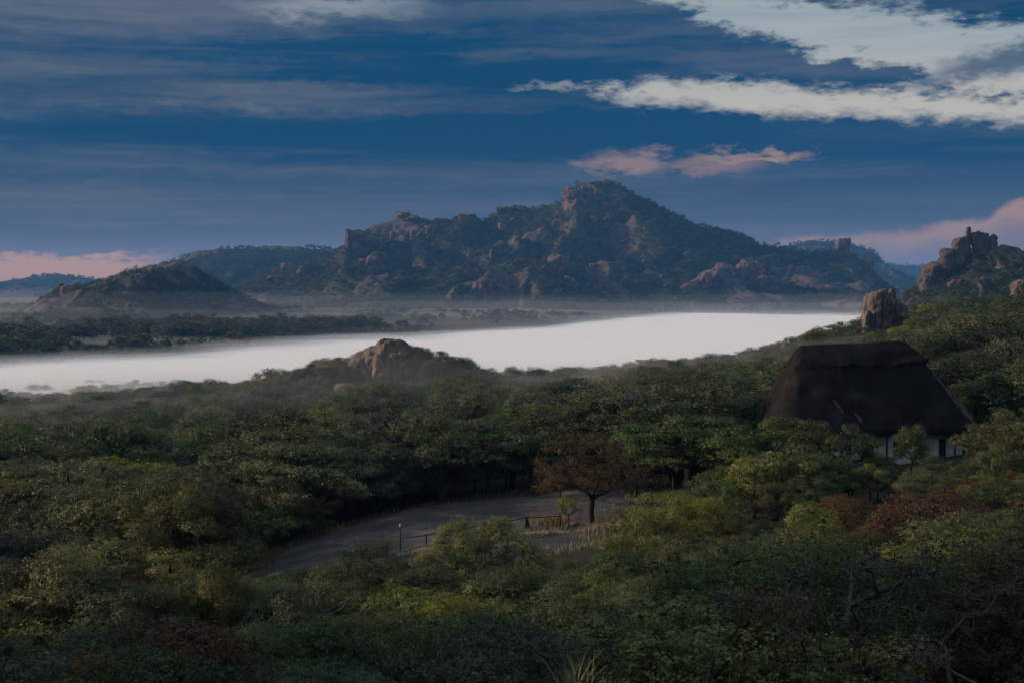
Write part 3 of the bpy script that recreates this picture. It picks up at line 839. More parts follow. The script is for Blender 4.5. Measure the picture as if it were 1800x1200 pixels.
    Fq = np.stack([base + k, base + (k + 1) % sides, base + sides + (k + 1) % sides, base + sides + k], -1).reshape(-1, 4)
    # leaves: sprigs on the clumps
    per = max(1, int(leaves / max(1, len(cs)))); LP = []; LN = []; LT = []; LS = []
    for ci in range(len(cs)):
        if rg.uniform() < openness: continue
        csz = clump_r * rg.uniform(.7, 1.25); m = max(3, int(per * (csz / clump_r) ** 2)); nsp = max(1, m // 6)
        dv = rg.normal(0, 1, (nsp, 3)); dv /= np.linalg.norm(dv, axis=1, keepdims=True)
        rr = rg.uniform(0.15, 1, (nsp, 1)) ** 0.45
        sp_ = dv * rr * csz * (1, 1, flat); sp_[:, 2] += .1 * csz
        pos = np.repeat(sp_, 6, 0) + rg.normal(0, leaf * 1.25, (nsp * 6, 3)) * (1, 1, .7)
        nr = np.repeat(dv, 6, 0) * .85 + (0, 0, .50) + rg.normal(0, .40, (nsp * 6, 3))
        LP.append(cs[ci] + pos); LN.append(nr)
        LT.append(np.clip(rg.normal(.45, .13) + np.repeat(rg.normal(0, .10, nsp), 6) + rg.normal(0, .15, nsp * 6) + 0.13 * np.repeat(rr[:, 0] * (dv[:, 2] > -.1), 6), 0, 1))
    LP = np.concatenate(LP); LN = np.concatenate(LN); LT = np.concatenate(LT); m = len(LP)
    LN /= np.linalg.norm(LN, axis=1, keepdims=True)
    t1 = np.cross(LN, rg.normal(0, 1, (m, 3))); t1 /= np.linalg.norm(t1, axis=1, keepdims=True) + 1e-9; t2 = np.cross(LN, t1)
    sz = leaf * rg.uniform(.65, 1.4, (m, 1))
    LV = np.stack([LP - t1 * sz, LP + t2 * sz * .52 + LN * sz * .12, LP + t1 * sz, LP - t2 * sz * .52 + LN * sz * .12], 1).reshape(-1, 3)
    LF = np.arange(m * 4).reshape(m, 4)
    tm = mesh_np('trunk', V, Fq, None, True); tm.materials.append(BARK)
    cm = mesh_np('crown', LV, LF, None, False, {'tint': ('FACE', LT)}); cm.materials.append(LEAF['mid'])
    return dict(trunk=tm, crown=cm, H=H, R=R)


# prototypes, all about 6 m tall; copies are scaled
NEAR = [
    gen_tree(1, 6.0, 3.0, 1.5, 38, 0.85, 36000, 0.043),
    gen_tree(2, 6.2, 2.6, 1.9, 34, 0.80, 34000, 0.042, flat=.6),
    gen_tree(3, 5.6, 3.4, 1.6, 42, 0.80, 36000, 0.042, flat=.40),
    gen_tree(4, 6.4, 2.3, 1.7, 32, 0.78, 32000, 0.044, flat=.7, tilt=.15),
    gen_tree(5, 5.4, 2.9, 0.9, 38, 0.80, 34000, 0.043, trunk_n=3, flat=.55),
]
SPARSE = [
    gen_tree(11, 6.0, 2.8, 1.3, 34, 0.70, 7000, 0.044, twigs=9, wobble=.55, trunk_n=2, openness=.15),
    gen_tree(12, 5.6, 3.0, 1.0, 36, 0.65, 5200, 0.046, twigs=10, wobble=.6, trunk_n=3, openness=.25),
    gen_tree(13, 6.2, 2.4, 1.5, 30, 0.70, 3000, 0.044, twigs=10, wobble=.6, trunk_n=2, openness=.4),
]
MID = [
    gen_tree(21, 6.0, 3.0, 1.6, 30, 0.92, 10500, 0.076),
    gen_tree(22, 6.3, 2.6, 2.0, 26, 0.88, 9500, 0.076, flat=.6),
    gen_tree(23, 5.6, 3.5, 1.9, 34, 0.88, 10500, 0.076, flat=.36),
    gen_tree(24, 6.6, 2.2, 1.9, 24, 0.88, 8500, 0.078, flat=.7),
    gen_tree(25, 5.2, 3.1, 1.0, 30, 0.88, 10000, 0.078, trunk_n=2, flat=.48),
    gen_tree(26, 6.2, 3.2, 2.2, 22, 0.82, 6500, 0.075, flat=.45, openness=.1),
]
FAR = [gen_tree(31 + i, h, r, fk, 16, 1.05, n, .20, flat=fl, twigs=1, sides=3) for i, (h, r, fk, n, fl) in
       enumerate([(6, 3, 1.6, 1400, .5), (6.4, 2.5, 1.8, 1200, .65), (5.4, 3.4, 1.6, 1400, .4), (6.6, 2.2, 1.9, 1100, .75)])]
TINY = [gen_tree(41 + i, h, r, fk, 9, 1.25, n, .42, flat=fl, twigs=0, sides=3) for i, (h, r, fk, n, fl) in
        enumerate([(6, 3, 1.4, 240, .55), (6.4, 2.4, 1.5, 210, .7), (5.2, 3.3, 1.3, 240, .45)])]


def place_tree(proto, x, y, h, kind, label, name, group=None, rz=0.0, wide=1.0, bark=None, z=None, sink=0.12):
    s = h / proto['H']
    zz = float(top_z(np.array([x]), np.array([y]))[0]) if z is None else z
    root = thing(name, label, 'tree', (x, y, zz - sink), (0, 0, rz), (s * wide, s * wide, s), group)
    for nm in ('trunk', 'crown'):
        o = bpy.data.objects.new(nm, proto[nm]); COL.objects.link(o); o.parent = root
        o.material_slots[0].link = 'OBJECT'
        o.material_slots[0].material = (bark or BARK) if nm == 'trunk' else LEAF[kind]
    return root


def hero(px, y_base, y_top, D, proto, kind, label, name='tree', wide=1.0, rz=0.0, bark=None):
    x = (px - 900) / F * D; zb = float(top_z(np.array([x]), np.array([D]))[0]); zt = ZY(y_top, D)
    ROCK_SPOTS.append((x, D, 1.6)); HEROES.append((x, D))
    return place_tree(proto, x, D, zt - zb + .12, kind, label, name, None, rz, wide, bark)


HEROES = []
ROCK_SPOTS.append((*W(1130, 106), 4.6))      # open rock beside the large spreading tree
def low_shrubs():
    for i, (px, D, yt, kd, lab) in enumerate(((1645, 106, 800, 'mid', 'low green shrub at the foot of the white wall'), (1690, 104, 806, 'olive', 'olive shrub in front of the house door'), (1716, 108, 790, 'dark', 'dark shrub at the corner post of the house'),
                                              (1660, 97, 826, 'dark', 'dark low shrub on the open ground before the door'), (1705, 96, 832, 'mid', 'green low shrub on the open ground beside the dark one'), (1560, 106, 802, 'dark', 'dark shrub under the white front wall'),
                                              (1530, 105, 792, 'mid', 'green shrub between the rounded tree and the wall'), (1735, 100, 800, 'olive', 'olive shrub beside the corner tree'))):
        hero(px, 0, yt, D, NEAR[(i * 2 + 4) % 5], kd, lab, 'shrub', 1.7, i * 1.3)
BIG = gen_tree(61, 8.0, 4.6, 2.1, 64, 0.88, 24000, 0.044, flat=.6, twigs=11, wobble=.45, hollow=.25, base_r=.27, sides=7)
AIRY = gen_tree(67, 5.6, 2.5, 2.2, 40, 0.66, 42000, 0.038, flat=.6, twigs=6, wobble=.6, tilt=.35, base_r=.13, sides=6)
SMALLT = gen_tree(71, 4.6, 2.0, 1.9, 22, .62, 6500, .048, flat=.7, twigs=6, wobble=.4, base_r=.09)
hero(1040, 930, 752, 104, BIG, 'russet', 'large spreading tree with thick dark trunk and thin brown crown on the granite slab', 'spreading_tree', 1.0, .6)
hero(985, 905, 806, 111, SMALLT, 'russet', 'small brown-leaved tree with slim trunk under the large spreading tree', 'small_tree', 1.05, 1.0)
hero(850, 1040, 902, 77, AIRY, 'pale', 'airy feathery green tree with leaning dark trunk in front of the railing', 'feathery_tree', 1.0, 3.6)
hero(175, 1140, 932, 66, NEAR[2], 'pale', 'wide pale green dome-shaped tree beside the bare brown thicket', 'dome_tree', 1.25, .3)
hero(375, 1080, 985, 62, NEAR[3], 'olive', 'narrow yellow-tipped tree at the lower end of the granite slab', 'narrow_tree', .72, 2.0)
hero(660, 1010, 952, 83, NEAR[4], 'grey', 'low grey-green bush at the near edge of the granite slab', 'bush', 1.55, .9)
hero(1000, 930, 866, 102, SMALLT, 'yellow', 'yellow-leaved bush growing against the big dark trunk', 'bush', .8, 2.2)
hero(1225, 960, 856, 79, NEAR[0], 'yellow', 'dense yellow-green tree catching light beside the granite slab', 'bright_tree', .85, 1.4)
hero(1130, 990, 898, 77, NEAR[4], 'yellow', 'yellow-green bushy tree next to the sandy footpath', 'bright_tree', .8, 2.4)
hero(1700, 985, 838, 60, NEAR[2], 'russet', 'wide russet tree with rust-orange leaves in the dark thicket', 'russet_tree', 1.15, .2)
hero(1790, 960, 850, 66, NEAR[0], 'russet', 'tall russet tree rising behind the wide rust-orange one', 'russet_tree', 1.0, 2.2)
hero(1480, 965, 870, 72, NEAR[1], 'russet', 'brown-leaved tree in front of the thatched house', 'russet_tree', 1.1, 1.2)
hero(1640, 930, 822, 84, NEAR[2], 'olive', 'olive-brown flat-crowned tree in front of the house door', 'olive_tree', 1.2, 4.0)
hero(60, 1100, 955, 64, SPARSE[0], 'russet', 'bare brown thicket tree with many thin stems', 'russet_tree', 1.0, .4)
hero(1385, 1180, 905, 50, SPARSE[2], 'olive', 'nearly bare tree with pale grey branches above the dark thicket', 'bare_tree', 1.0, .9, BARK_GREY)
hero(1420, 1000, 880, 66, NEAR[3], 'yellow', 'bright lime-tipped tree beside the nearly bare tree', 'bright_tree', .8, 3.3)
hero(1605, 835, 738, 104, MID[3], 'mid', 'slim leafy tree standing against the white house wall', 'slim_tree', .8, 1.2)
hero(1375, 860, 728, 101, MID[2], 'mid', 'flat-topped green tree with open limbs at the end of the house', 'flat_topped_tree', 1.2, .7)
hero(1490, 850, 740, 102, MID[5], 'mid', 'rounded green tree in front of the dark thatch', 'rounded_tree', .95, 2.9)
hero(1770, 880, 712, 96, MID[0], 'olive', 'brown-green tree at the corner of the house wall', 'corner_tree', 1.0, 5.0)
hero(250, 935, 830, 122, MID[2], 'dark', 'dark spreading tree with forked trunk at the edge of the shaded wood', 'spreading_tree', 1.35, .2)
hero(548, 690, 636, 292, MID[5], 'dark', 'dark tree with small round crown on the low end of the wooded knoll', 'knoll_tree', 1.0, .4)
hero(600, 680, 640, 294, MID[4], 'dark', 'bushy dark tree against the sloping granite dome', 'knoll_tree', 1.0, .9)
hero(735, 662, 606, 300, MID[1], 'dark', 'tallest tree rising behind the knoll boulders', 'knoll_tree', 1.1, 1.9)
hero(772, 664, 614, 301, MID[5], 'dark', 'open-crowned tree beside the tallest knoll tree', 'knoll_tree', 1.0, 2.9)
hero(805, 672, 630, 302, MID[0], 'dark', 'rounded dark tree on the down slope of the knoll', 'knoll_tree', 1.0, 3.9)
hero(752, 672, 628, 296, MID[0], 'dark', 'dense dark tree overhanging the pale knoll boulder', 'knoll_tree', 1.3, 4.9)

low_shrubs()
# ---- the thatched house's ground plan keeps trees away
HX, HY = W(1520, 117)
HOUSE_POLY = np.array([(HX - 9, HY - 6), (HX + 9.5, HY - 6), (HX + 9.5, HY + 7), (HX - 9, HY + 7)])

# ---- woodland: jittered grid; the ones that show largest become trees of their own, the rest one woodland object
# highest row that crowns of the front thicket may reach (they leave the slab, the path and the house in view)
LIM_N = np.array([(-200, 960), (0, 960), (90, 965), (250, 975), (330, 985), (420, 1005), (500, 975), (560, 955), (640, 950), (740, 980), (900, 985), (1000, 965), (1060, 925), (1110, 905), (1250, 880), (1330, 905), (1450, 880), (1540, 860), (1640, 828), (1750, 812), (2000, 790)], float)
LIM_H = np.array([(1150, 850), (1250, 805), (1300, 785), (1500, 785), (1535, 806), (1690, 808), (1735, 735), (1800, 710), (2000, 700)], float)
LIM_F = np.array([(-200, 1085), (300, 1085), (500, 1075), (800, 1050), (1000, 1025), (1080, 960), (1150, 925), (1300, 905), (1500, 895), (1700, 880), (2000, 860)], float)
rgT = np.random.default_rng(77)
cand = []
def scatter(d0, d1, sp, halfang):
    xs = np.arange(-d1 * math.tan(halfang), d1 * math.tan(halfang), sp); ys = np.arange(d0 * math.cos(halfang), d1, sp)
    X, Y = np.meshgrid(xs, ys); X = X.ravel() + rgT.uniform(-.46, .46, X.size) * sp; Y = Y.ravel() + rgT.uniform(-.46, .46, Y.size) * sp
    d = np.hypot(X, Y); m = (d >= d0) & (d < d1) & (np.abs(np.arctan2(X, Y)) < halfang)
    return X[m], Y[m]
for d0, d1, sp in ((33, 72, 2.7), (72, 130, 3.2), (130, 240, 4.9), (240, 420, 5.4), (420, 700, 5.8)):
    X, Y = scatter(d0, d1, sp, math.radians(25))
    cand.append(np.stack([X, Y], 1))
cand = np.concatenate(cand)
keep = (poly_sd(SLAB, cand[:, 0], cand[:, 1]) < -0.6) & (poly_sd(HOUSE_POLY, cand[:, 0], cand[:, 1]) < -.3)
for (rx_, ry_, rr_) in ROCK_SPOTS: keep &= np.hypot(cand[:, 0] - rx_, cand[:, 1] - ry_) > rr_
for (rx_, ry_) in HEROES: keep &= np.hypot(cand[:, 0] - rx_, cand[:, 1] - ry_) > 1.9
cand = cand[keep]; cz = top_z(cand[:, 0], cand[:, 1])
keep = cz > -45.5; cand = cand[keep]; cz = cz[keep]
cd = np.hypot(cand[:, 0], cand[:, 1]); cpx = 900 + F * cand[:, 0] / cand[:, 1]
spec = fbm2(cand[:, 0], cand[:, 1], 18, 61, 3)
chh = np.clip(rgT.normal(5.4, 1.6, len(cand)) + 0.6 * fbm2(cand[:, 0], cand[:, 1], 30, 67, 2), 3.4, 8.2)
wid = rgT.uniform(.85, 1.25, len(cand)); rz = rgT.uniform(0, 6.28, len(cand)); pick = rgT.uniform(0, 1, len(cand))
em_ = (cd > 120) & (rgT.uniform(0, 1, len(cand)) < .16); chh[em_] = rgT.uniform(7.0, 9.4, em_.sum()); wid[cd > 110] *= 1.28
# crowns of the front thicket stay under their sight lines
cr = 2.6 * F / cd
for i in np.nonzero(cand[:, 1] < 113)[0]:
    yi = cand[i, 1]
    if yi < 59: lim = LIM_F
    elif cpx[i] < 425: lim = LIM_N if yi < 84 else None
    elif cpx[i] < 1150: lim = LIM_N if yi < 104 else None
    else: lim = LIM_N if yi < 88 else LIM_H
    if lim is None: continue
    yl = np.interp(np.linspace(cpx[i] - cr[i] * .7, cpx[i] + cr[i] * .7, 5), lim[:, 0], lim[:, 1]).max()
    zt = (HOR - yl) / F * cand[i, 1] + rgT.uniform(-.5, 0.0)
    if cpx[i] > 1060 and yi < 80: chh[i] = min(rgT.uniform(.72, 1.0) * (zt - cz[i]), 8.6); continue
    chh[i] = min(chh[i], zt - cz[i]) if cd[i] > 75 else min(max(chh[i], 4.6), zt - cz[i])
for (p0, p1, d0, d1, yl) in ((632, 716, 225, 299, 668), (1508, 1612, 250, 341, 582), (560, 632, 255, 288, 676), (1288, 1352, 104, 123, 748)):
    m_ = (cpx > p0 - 28) & (cpx < p1 + 22) & (cand[:, 1] > d0) & (cand[:, 1] < d1)
    chh[m_] = np.minimum(chh[m_], (HOR - yl) / F * cand[m_, 1] - cz[m_])
ok = chh > 1.1
cand, cz, cd, cpx, spec, chh, wid, rz, pick = (a[ok] for a in (cand, cz, cd, cpx, spec, chh, wid, rz, pick))
ytop = HOR - (cz + chh) / cand[:, 1] * F
vis = (cpx > -60) & (cpx < 1860) & (ytop < 1215)
order = np.argsort(cd); order = [i for i in order if vis[i]][:285]
indiv = set(order)


def kind_of(i):
    d, px, s, p = cd[i], cpx[i], spec[i], pick[i]
    if d < 100 and px > 1050:                              # warm thicket on the right
        if p < (.17 if d > 62 else .03): return 'russet'
        if p < .42: return 'olive'
        if p < .56: return 'yellow'
        return 'dark' if p < .88 else 'mid'
    if d < 75 and px < 1050:
        if px < 330 and p < .12: return 'russet'
        return 'mid' if p < .24 else 'dark' if p < .76 else 'olive' if p < .86 else 'yellow' if p < .92 else 'grey'
    if s > .42: return 'olive' if p < .7 else 'yellow'
    if s < -.45: return 'grey' if p < .75 else 'mid'
    return 'dark' if p < .46 else 'mid' if p < .80 else 'grey' if p < .93 else 'olive'


WORD = {'dark': 'dark green tree', 'mid': 'mid green tree', 'grey': 'grey-green tree', 'olive': 'olive green tree', 'yellow': 'yellow-green tree', 'russet': 'russet brown tree'}
LANDMARKS = [(*W(p_, d_), t_) for p_, d_, t_ in [(1040, 104, 'the large spreading tree'), (852, 77, 'the feathery leaning tree'), (175, 66, 'the pale green dome-shaped tree'), (375, 62, 'the narrow yellow-tipped tree'),
    (660, 83, 'the grey-green bush on the slab edge'), (1225, 79, 'the bright yellow-green tree by the slab'), (1700, 60, 'the wide rust-orange tree'), (1480, 72, 'the brown tree before the house'),
    (60, 64, 'the bare brown thicket tree'), (1385, 50, 'the nearly bare grey-branched tree'), (1640, 84, 'the olive tree before the house door'), (1370, 108, 'the end of the thatched house'), (1600, 108, 'the white house wall'), (1780, 112, 'the corner of the house'),
    (250, 122, 'the dark fork-trunked tree'), (560, 120, 'the granite slab'), (850, 126, 'the granite slab'), (1020, 50, 'the long grass tufts'), (700, 60, 'the foot of the granite slab'), (1180, 115, 'the sandy end of the slab')]]
SHAPE = {0: 'rounded', 1: 'upright', 2: 'flat-crowned', 3: 'slender', 4: 'bushy', 5: 'open-crowned'}
NAMEK = {'dark': 'dark_green_tree', 'mid': 'green_tree', 'grey': 'grey_green_tree', 'olive': 'olive_tree', 'yellow': 'yellow_green_tree', 'russet': 'russet_tree'}
for i in order:
    d, px = cd[i], cpx[i]; k = kind_of(i); x, y = cand[i]
    lm = min(LANDMARKS, key=lambda q: math.hypot(q[0] - x, q[1] - y))[2]
    zone = ('behind ' if lm == 'the granite slab' else 'near ') + lm
    short = chh[i] < 2.6
    w_ = WORD[k].replace('tree', 'shrub') if short else WORD[k]
    nm = NAMEK[k].replace('tree', 'shrub') if short else NAMEK[k]
    bark = None; pi = int(pick[i] * 1000)
    if d < 78 and not short and pick[i] * 7 % 1 < (.36 if px > 1000 else .12):
        pr = SPARSE[pi % 3]; bark = BARK_GREY; w_ = 'thin-leaved grey-branched ' + w_
    elif d < 92: pr = NEAR[pi % 5]; w_ = SHAPE[pi % 5] + ' ' + w_
    else: pr = MID[pi % 6]; w_ = SHAPE[pi % 6] + ' ' + w_
    if not short: w_ = ('tall ' if chh[i] > 6.2 else 'medium-sized ' if chh[i] > 4.4 else 'low ') + w_
    place_tree(pr, x, y, chh[i], k, f'{w_} {zone}', nm, f'{w_}s {zone}', rz[i], wid[i] * (1.5 if short else 1.0), bark, cz[i])


# ------------------------------------------------------------------ woodland beyond counting: points that carry trees
def proto_collection(name, protos, kinds):
    c = bpy.data.collections.new(name); k = 0
    for kd in kinds:
        for p in protos:
            # one mesh with two materials keeps a far tree a single instance
            key = ('joined', id(p))
            if key not in JO:
                t, cr_ = p['trunk'], p['crown']
                vt = np.empty(len(t.vertices) * 3, np.float32); t.vertices.foreach_get('co', vt)
                vc = np.empty(len(cr_.vertices) * 3, np.float32); cr_.vertices.foreach_get('co', vc)
                ft = np.array([q.vertices[:] for q in t.polygons]); fc = np.array([q.vertices[:] for q in cr_.polygons])
                ta = np.empty(len(cr_.polygons), np.float32); cr_.attributes['tint'].data.foreach_get('value', ta)
                me = mesh_np('far_tree', np.concatenate([vt, vc]).reshape(-1, 3), np.concatenate([ft, fc + len(t.vertices)]), None, False, {'tint': ('FACE', np.concatenate([np.full(len(ft), .3), ta]))})
                me.materials.append(BARK); me.materials.append(LEAF['mid'])
                me.polygons.foreach_set('material_index', np.concatenate([np.zeros(len(ft), np.int32), np.ones(len(fc), np.int32)]))
                JO[key] = me
            o = bpy.data.objects.new(f'{name}_{k:03d}', JO[key]); k += 1
            o.material_slots[1].link = 'OBJECT'; o.material_slots[1].material = LEAF[kd]
            c.objects.link(o)
    return c


JO = {}


def scatter_object(name, label, pts, rot, scl, idx, coll, cat='woodland'):
    me = bpy.data.meshes.new(name); me.vertices.add(len(pts)); me.vertices.foreach_set('co', np.asarray(pts, np.float32).ravel())
    a = me.attributes.new('rot', 'FLOAT_VECTOR', 'POINT'); a.data.foreach_set('vector', np.asarray(rot, np.float32).ravel())
    a = me.attributes.new('scl', 'FLOAT_VECTOR', 'POINT'); a.data.foreach_set('vector', np.asarray(scl, np.float32).ravel())
    a = me.attributes.new('idx', 'INT', 'POINT'); a.data.foreach_set('value', np.asarray(idx, np.int32))
    o = link(name, me, kind='stuff', label=label, category=cat)
    ng = bpy.data.node_groups.new(name, 'GeometryNodeTree')
    ng.interface.new_socket('Geometry', in_out='INPUT', socket_type='NodeSocketGeometry'); ng.interface.new_socket('Geometry', in_out='OUTPUT', socket_type='NodeSocketGeometry')
    gi = ng.nodes.new('NodeGroupInput'); go = ng.nodes.new('NodeGroupOutput')
    iop = ng.nodes.new('GeometryNodeInstanceOnPoints'); ci = ng.nodes.new('GeometryNodeCollectionInfo')
    ci.inputs['Collection'].default_value = coll; ci.inputs['Separate Children'].default_value = True; ci.inputs['Reset Children'].default_value = True
    def na(nm, dt):
        n = ng.nodes.new('GeometryNodeInputNamedAttribute'); n.data_type = dt; n.inputs['Name'].default_value = nm; return n.outputs[0]
    ng.links.new(gi.outputs[0], iop.inputs['Points']); ng.links.new(ci.outputs[0], iop.inputs['Instance'])
    iop.inputs['Pick Instance'].default_value = True
    ng.links.new(na('idx', 'INT'), iop.inputs['Instance Index'])
    e2r = ng.nodes.new('FunctionNodeEulerToRotation'); ng.links.new(na('rot', 'FLOAT_VECTOR'), e2r.inputs[0])
    ng.links.new(e2r.outputs[0], iop.inputs['Rotation']); ng.links.new(na('scl', 'FLOAT_VECTOR'), iop.inputs['Scale'])
    ng.links.new(iop.outputs[0], go.inputs[0])
    md = o.modifiers.new('scatter', 'NODES'); md.node_group = ng
    return o


KL = ['dark', 'mid', 'grey', 'olive', 'yellow', 'russet']
mid_coll = proto_collection('mid_wood', MID, KL)
rest = [i for i in range(len(cand)) if i not in indiv]
r_pts = np.stack([cand[rest, 0], cand[rest, 1], cz[rest] - .15], 1)
r_s = chh[rest] / 6.0; r_rot = np.stack([np.zeros(len(rest)), np.zeros(len(rest)), rz[rest]], 1)
r_idx = np.array([KL.index(kind_of(i)) * 6 + int(pick[i] * 1000) % 6 for i in rest])
scatter_object('woodland', 'dense green woodland canopy running from the granite slab down to the fog', r_pts, r_rot, np.stack([r_s * wid[rest], r_s * wid[rest], r_s], 1), r_idx, mid_coll)

# trees dressing the added shoulder that shades the foreground
n = 420; sx_ = rgT.normal(-94, 20, n); sy_ = rgT.normal(46, 18, n); k = sx_ < -52; sx_, sy_ = sx_[k], sy_[k]; n = len(sx_); s = rgT.uniform(.6, 1.1, n)
scatter_object('woodland', 'trees on the added out-of-view shoulder that shades the foreground', np.stack([sx_, sy_, zg_raw(sx_, sy_) - .2], 1), np.stack([0 * s, 0 * s, rgT.uniform(0, 6.28, n)], 1), np.stack([s, s, s], 1), rgT.integers(0, 12, n), mid_coll)

# trees on the plain beyond the fog
far_coll = proto_collection('plain_wood', FAR, ['dark', 'hill', 'grey'])
P_ = []
for d0, d1, sp in ((560, 1000, 6.5), (1000, 1500, 8.5), (1500, 2100, 10.0)):
    X, Y = scatter(d0, d1, sp, math.radians(24)); P_.append(np.stack([X, Y], 1))
P_ = np.concatenate(P_); pz = zg_raw(P_[:, 0], P_[:, 1]); dP = np.hypot(P_[:, 0], P_[:, 1])
dens = fbm2(P_[:, 0], P_[:, 1], 60, 91, 3)
db = np.interp(900 + F * P_[:, 0] / P_[:, 1], BANK[:, 0], BANK[:, 1])
k = (pz > -37.5) & (dP > db - 30) & ((dens > np.where(dP > 1000, .30, -.05)) | (dP - db < 25)) & (rgT.uniform(0, 1, len(pz)) < .85)
P_ = P_[k]; pz = pz[k]; n = len(P_)
s = np.clip(rgT.normal(.95, .28, n) + .3 * dens[k], .4, 1.7) * np.where(dP[k] > 1000, .6, 1.0)
scatter_object('plain_woodland', 'dark band of bush on the plain just beyond the fog bank', np.stack([P_[:, 0], P_[:, 1], pz - .3], 1), np.stack([0 * s, 0 * s, rgT.uniform(0, 6.28, n)], 1),
               np.stack([s * 1.35, s * 1.35, s * 1.2], 1), rgT.integers(0, 12, n), far_coll)

tiny_coll = proto_collection('hill_wood', TINY, ['hill', 'dark', 'grey', 'olive'])
RS = np.array(ROCK_SPOTS)
for h, sp, nm, lab in ((MOUNT, 7.4, 'mountain_woodland', 'dark green tree cover on the slopes of the tall mountain'), (LHILL, 5.6, 'hill_woodland', 'dark tree cover on the nearer low hill beyond the fog'),
                       (BHILL, 10.5, 'hill_woodland', 'tree cover on the rounded hill behind the low hill'), (FHILL, 20, 'hill_woodland', 'tree cover on the distant hill at the horizon'), (DOME, 16, 'hill_woodland', 'tree cover on the far dome-shaped hill'),
                       (RIDGE, 26, 'hill_woodland', 'tree cover on the farthest blue ridge'), (KOPJE, 4.6, 'hill_woodland', 'dark tree cover on the rocky kopje with stone pillars')):
    xlo = max(h['x0'], -.44 * h['D']); xhi = min(h['x1'], .44 * h['D'])
    X, Y = np.meshgrid(np.arange(xlo, xhi, sp), np.arange(h['D'] - h['wf'] * 1.12, h['D'] + min(45, h['wb'] * .2), sp))
    X = X.ravel() + rgT.uniform(-.48, .48, X.size) * sp; Y = Y.ravel() + rgT.uniform(-.48, .48, Y.size) * sp
    Z = h['hz'](X, Y); g = zg_raw(X, Y); st = 3.0
    slope = np.hypot((h['hz'](X + st, Y) - Z) / st, (h['hz'](X, Y + st) - Z) / st)
    k = (Z > g - .5) & (rgT.uniform(0, 1, len(Z)) < np.clip(1.95 - slope * .60, .50, .97))
    k &= (h['rock'](X, Y) < .5) | (rgT.uniform(0, 1, len(Z)) < .10)
    X, Y, Z = X[k], Y[k], Z[k]
    kk = np.ones(len(X), bool)
    for (rx_, ry_, rr_) in RS[RS[:, 1] > 600]: kk &= ~((np.abs(X - rx_) < rr_ * .85) & (Y > ry_ - rr_ * .15) & (Y < ry_ + rr_ * 1.3)) 
    X, Y, Z = X[kk], Y[kk], Z[kk]; n = len(X)
    s = np.clip(rgT.normal(.92, .25, n), .4, 1.6) * min(sp / 7.0, 1.9) ** .7
    scatter_object(nm, lab, np.stack([X, Y, Z - .5], 1), np.stack([0 * s, 0 * s, rgT.uniform(0, 6.28, n)], 1), np.stack([s * 1.1, s * 1.1, s], 1), rgT.choice(12, n, p=np.array([4, 4, 4, 3, 3, 3, 1.5, 1.5, 1.5, .7, .7, .6]) / 27.5), tiny_coll)

# ------------------------------------------------------------------ thatched house
def thatch_mat():
    m, nt, out = mat_new('old_thatch'); b = principled(nt, out, 0.95, 0.1)
    tc = nt.nodes.new('ShaderNodeTexCoord'); mp = nt.nodes.new('ShaderNodeMapping'); mp.inputs['Scale'].default_value = (7, 7, .8)
    nt.links.new(tc.outputs['Object'], mp.inputs[0])
    st_ = nnoise(nt, mp.outputs[0], 1.0, 6, .75); pa = nnoise(nt, tc.outputs['Object'], .35, 5, .65, .6)
    c = nmix(nt, st_.step(.3, .75), (0.007, 0.006, 0.006), (0.027, 0.023, 0.021))
    c = nmix(nt, pa.step(.50, .68) * .5, c, (0.042, 0.034, 0.031))
    nt.links.new(c, b.inputs['Base Color']); bump(nt, b, st_, 1.0, .12)
    return m


def simple_mat(name, c0, c1, scale=3.0, rough=.85, bs=.3):
    m, nt, out = mat_new(name); b = principled(nt, out, rough, .25)
    tc = nt.nodes.new('ShaderNodeTexCoord'); n = nnoise(nt, tc.outputs['Object'], scale, 6, .7)
    nt.links.new(nmix(nt, n.step(.3, .7), c0, c1), b.inputs['Base Color']); bump(nt, b, n, bs, .03)
    return m


def plaster_mat():
    m, nt, out = mat_new('limewashed_wall'); b = principled(nt, out, .9, .2)
    tc = nt.nodes.new('ShaderNodeTexCoord'); n = nnoise(nt, tc.outputs['Object'], 1.1, 6, .7); n2 = nnoise(nt, tc.outputs['Object'], 5, 5, .7)
    c = nmix(nt, n.step(.42, .62), (.74, .71, .67), (.42, .39, .36)); c = nmix(nt, n2.step(.55, .7) * .5, c, (.16, .14, .13))
    nt.links.new(c, b.inputs['Base Color']); bump(nt, b, n2, .5, .05); return m


THATCH = thatch_mat(); PLASTER = plaster_mat()
STRAW = simple_mat('frayed_straw', (.07, .058, .05), (.20, .17, .145), 8)
WOOD = simple_mat('weathered_wood', (.030, .024, .020), (.080, .064, .052), 6)
DARKW = simple_mat('dark_timber', (.012, .010, .009), (.030, .026, .023), 6)
METAL = simple_mat('galvanised_pipe', (.16, .16, .16), (.30, .30, .30), 4, .5)
GLASS, nt_, out_ = mat_new('window_glass'); gb = principled(nt_, out_, .08, .5); gb.inputs['Base Color'].default_value = (.012, .014, .016, 1)

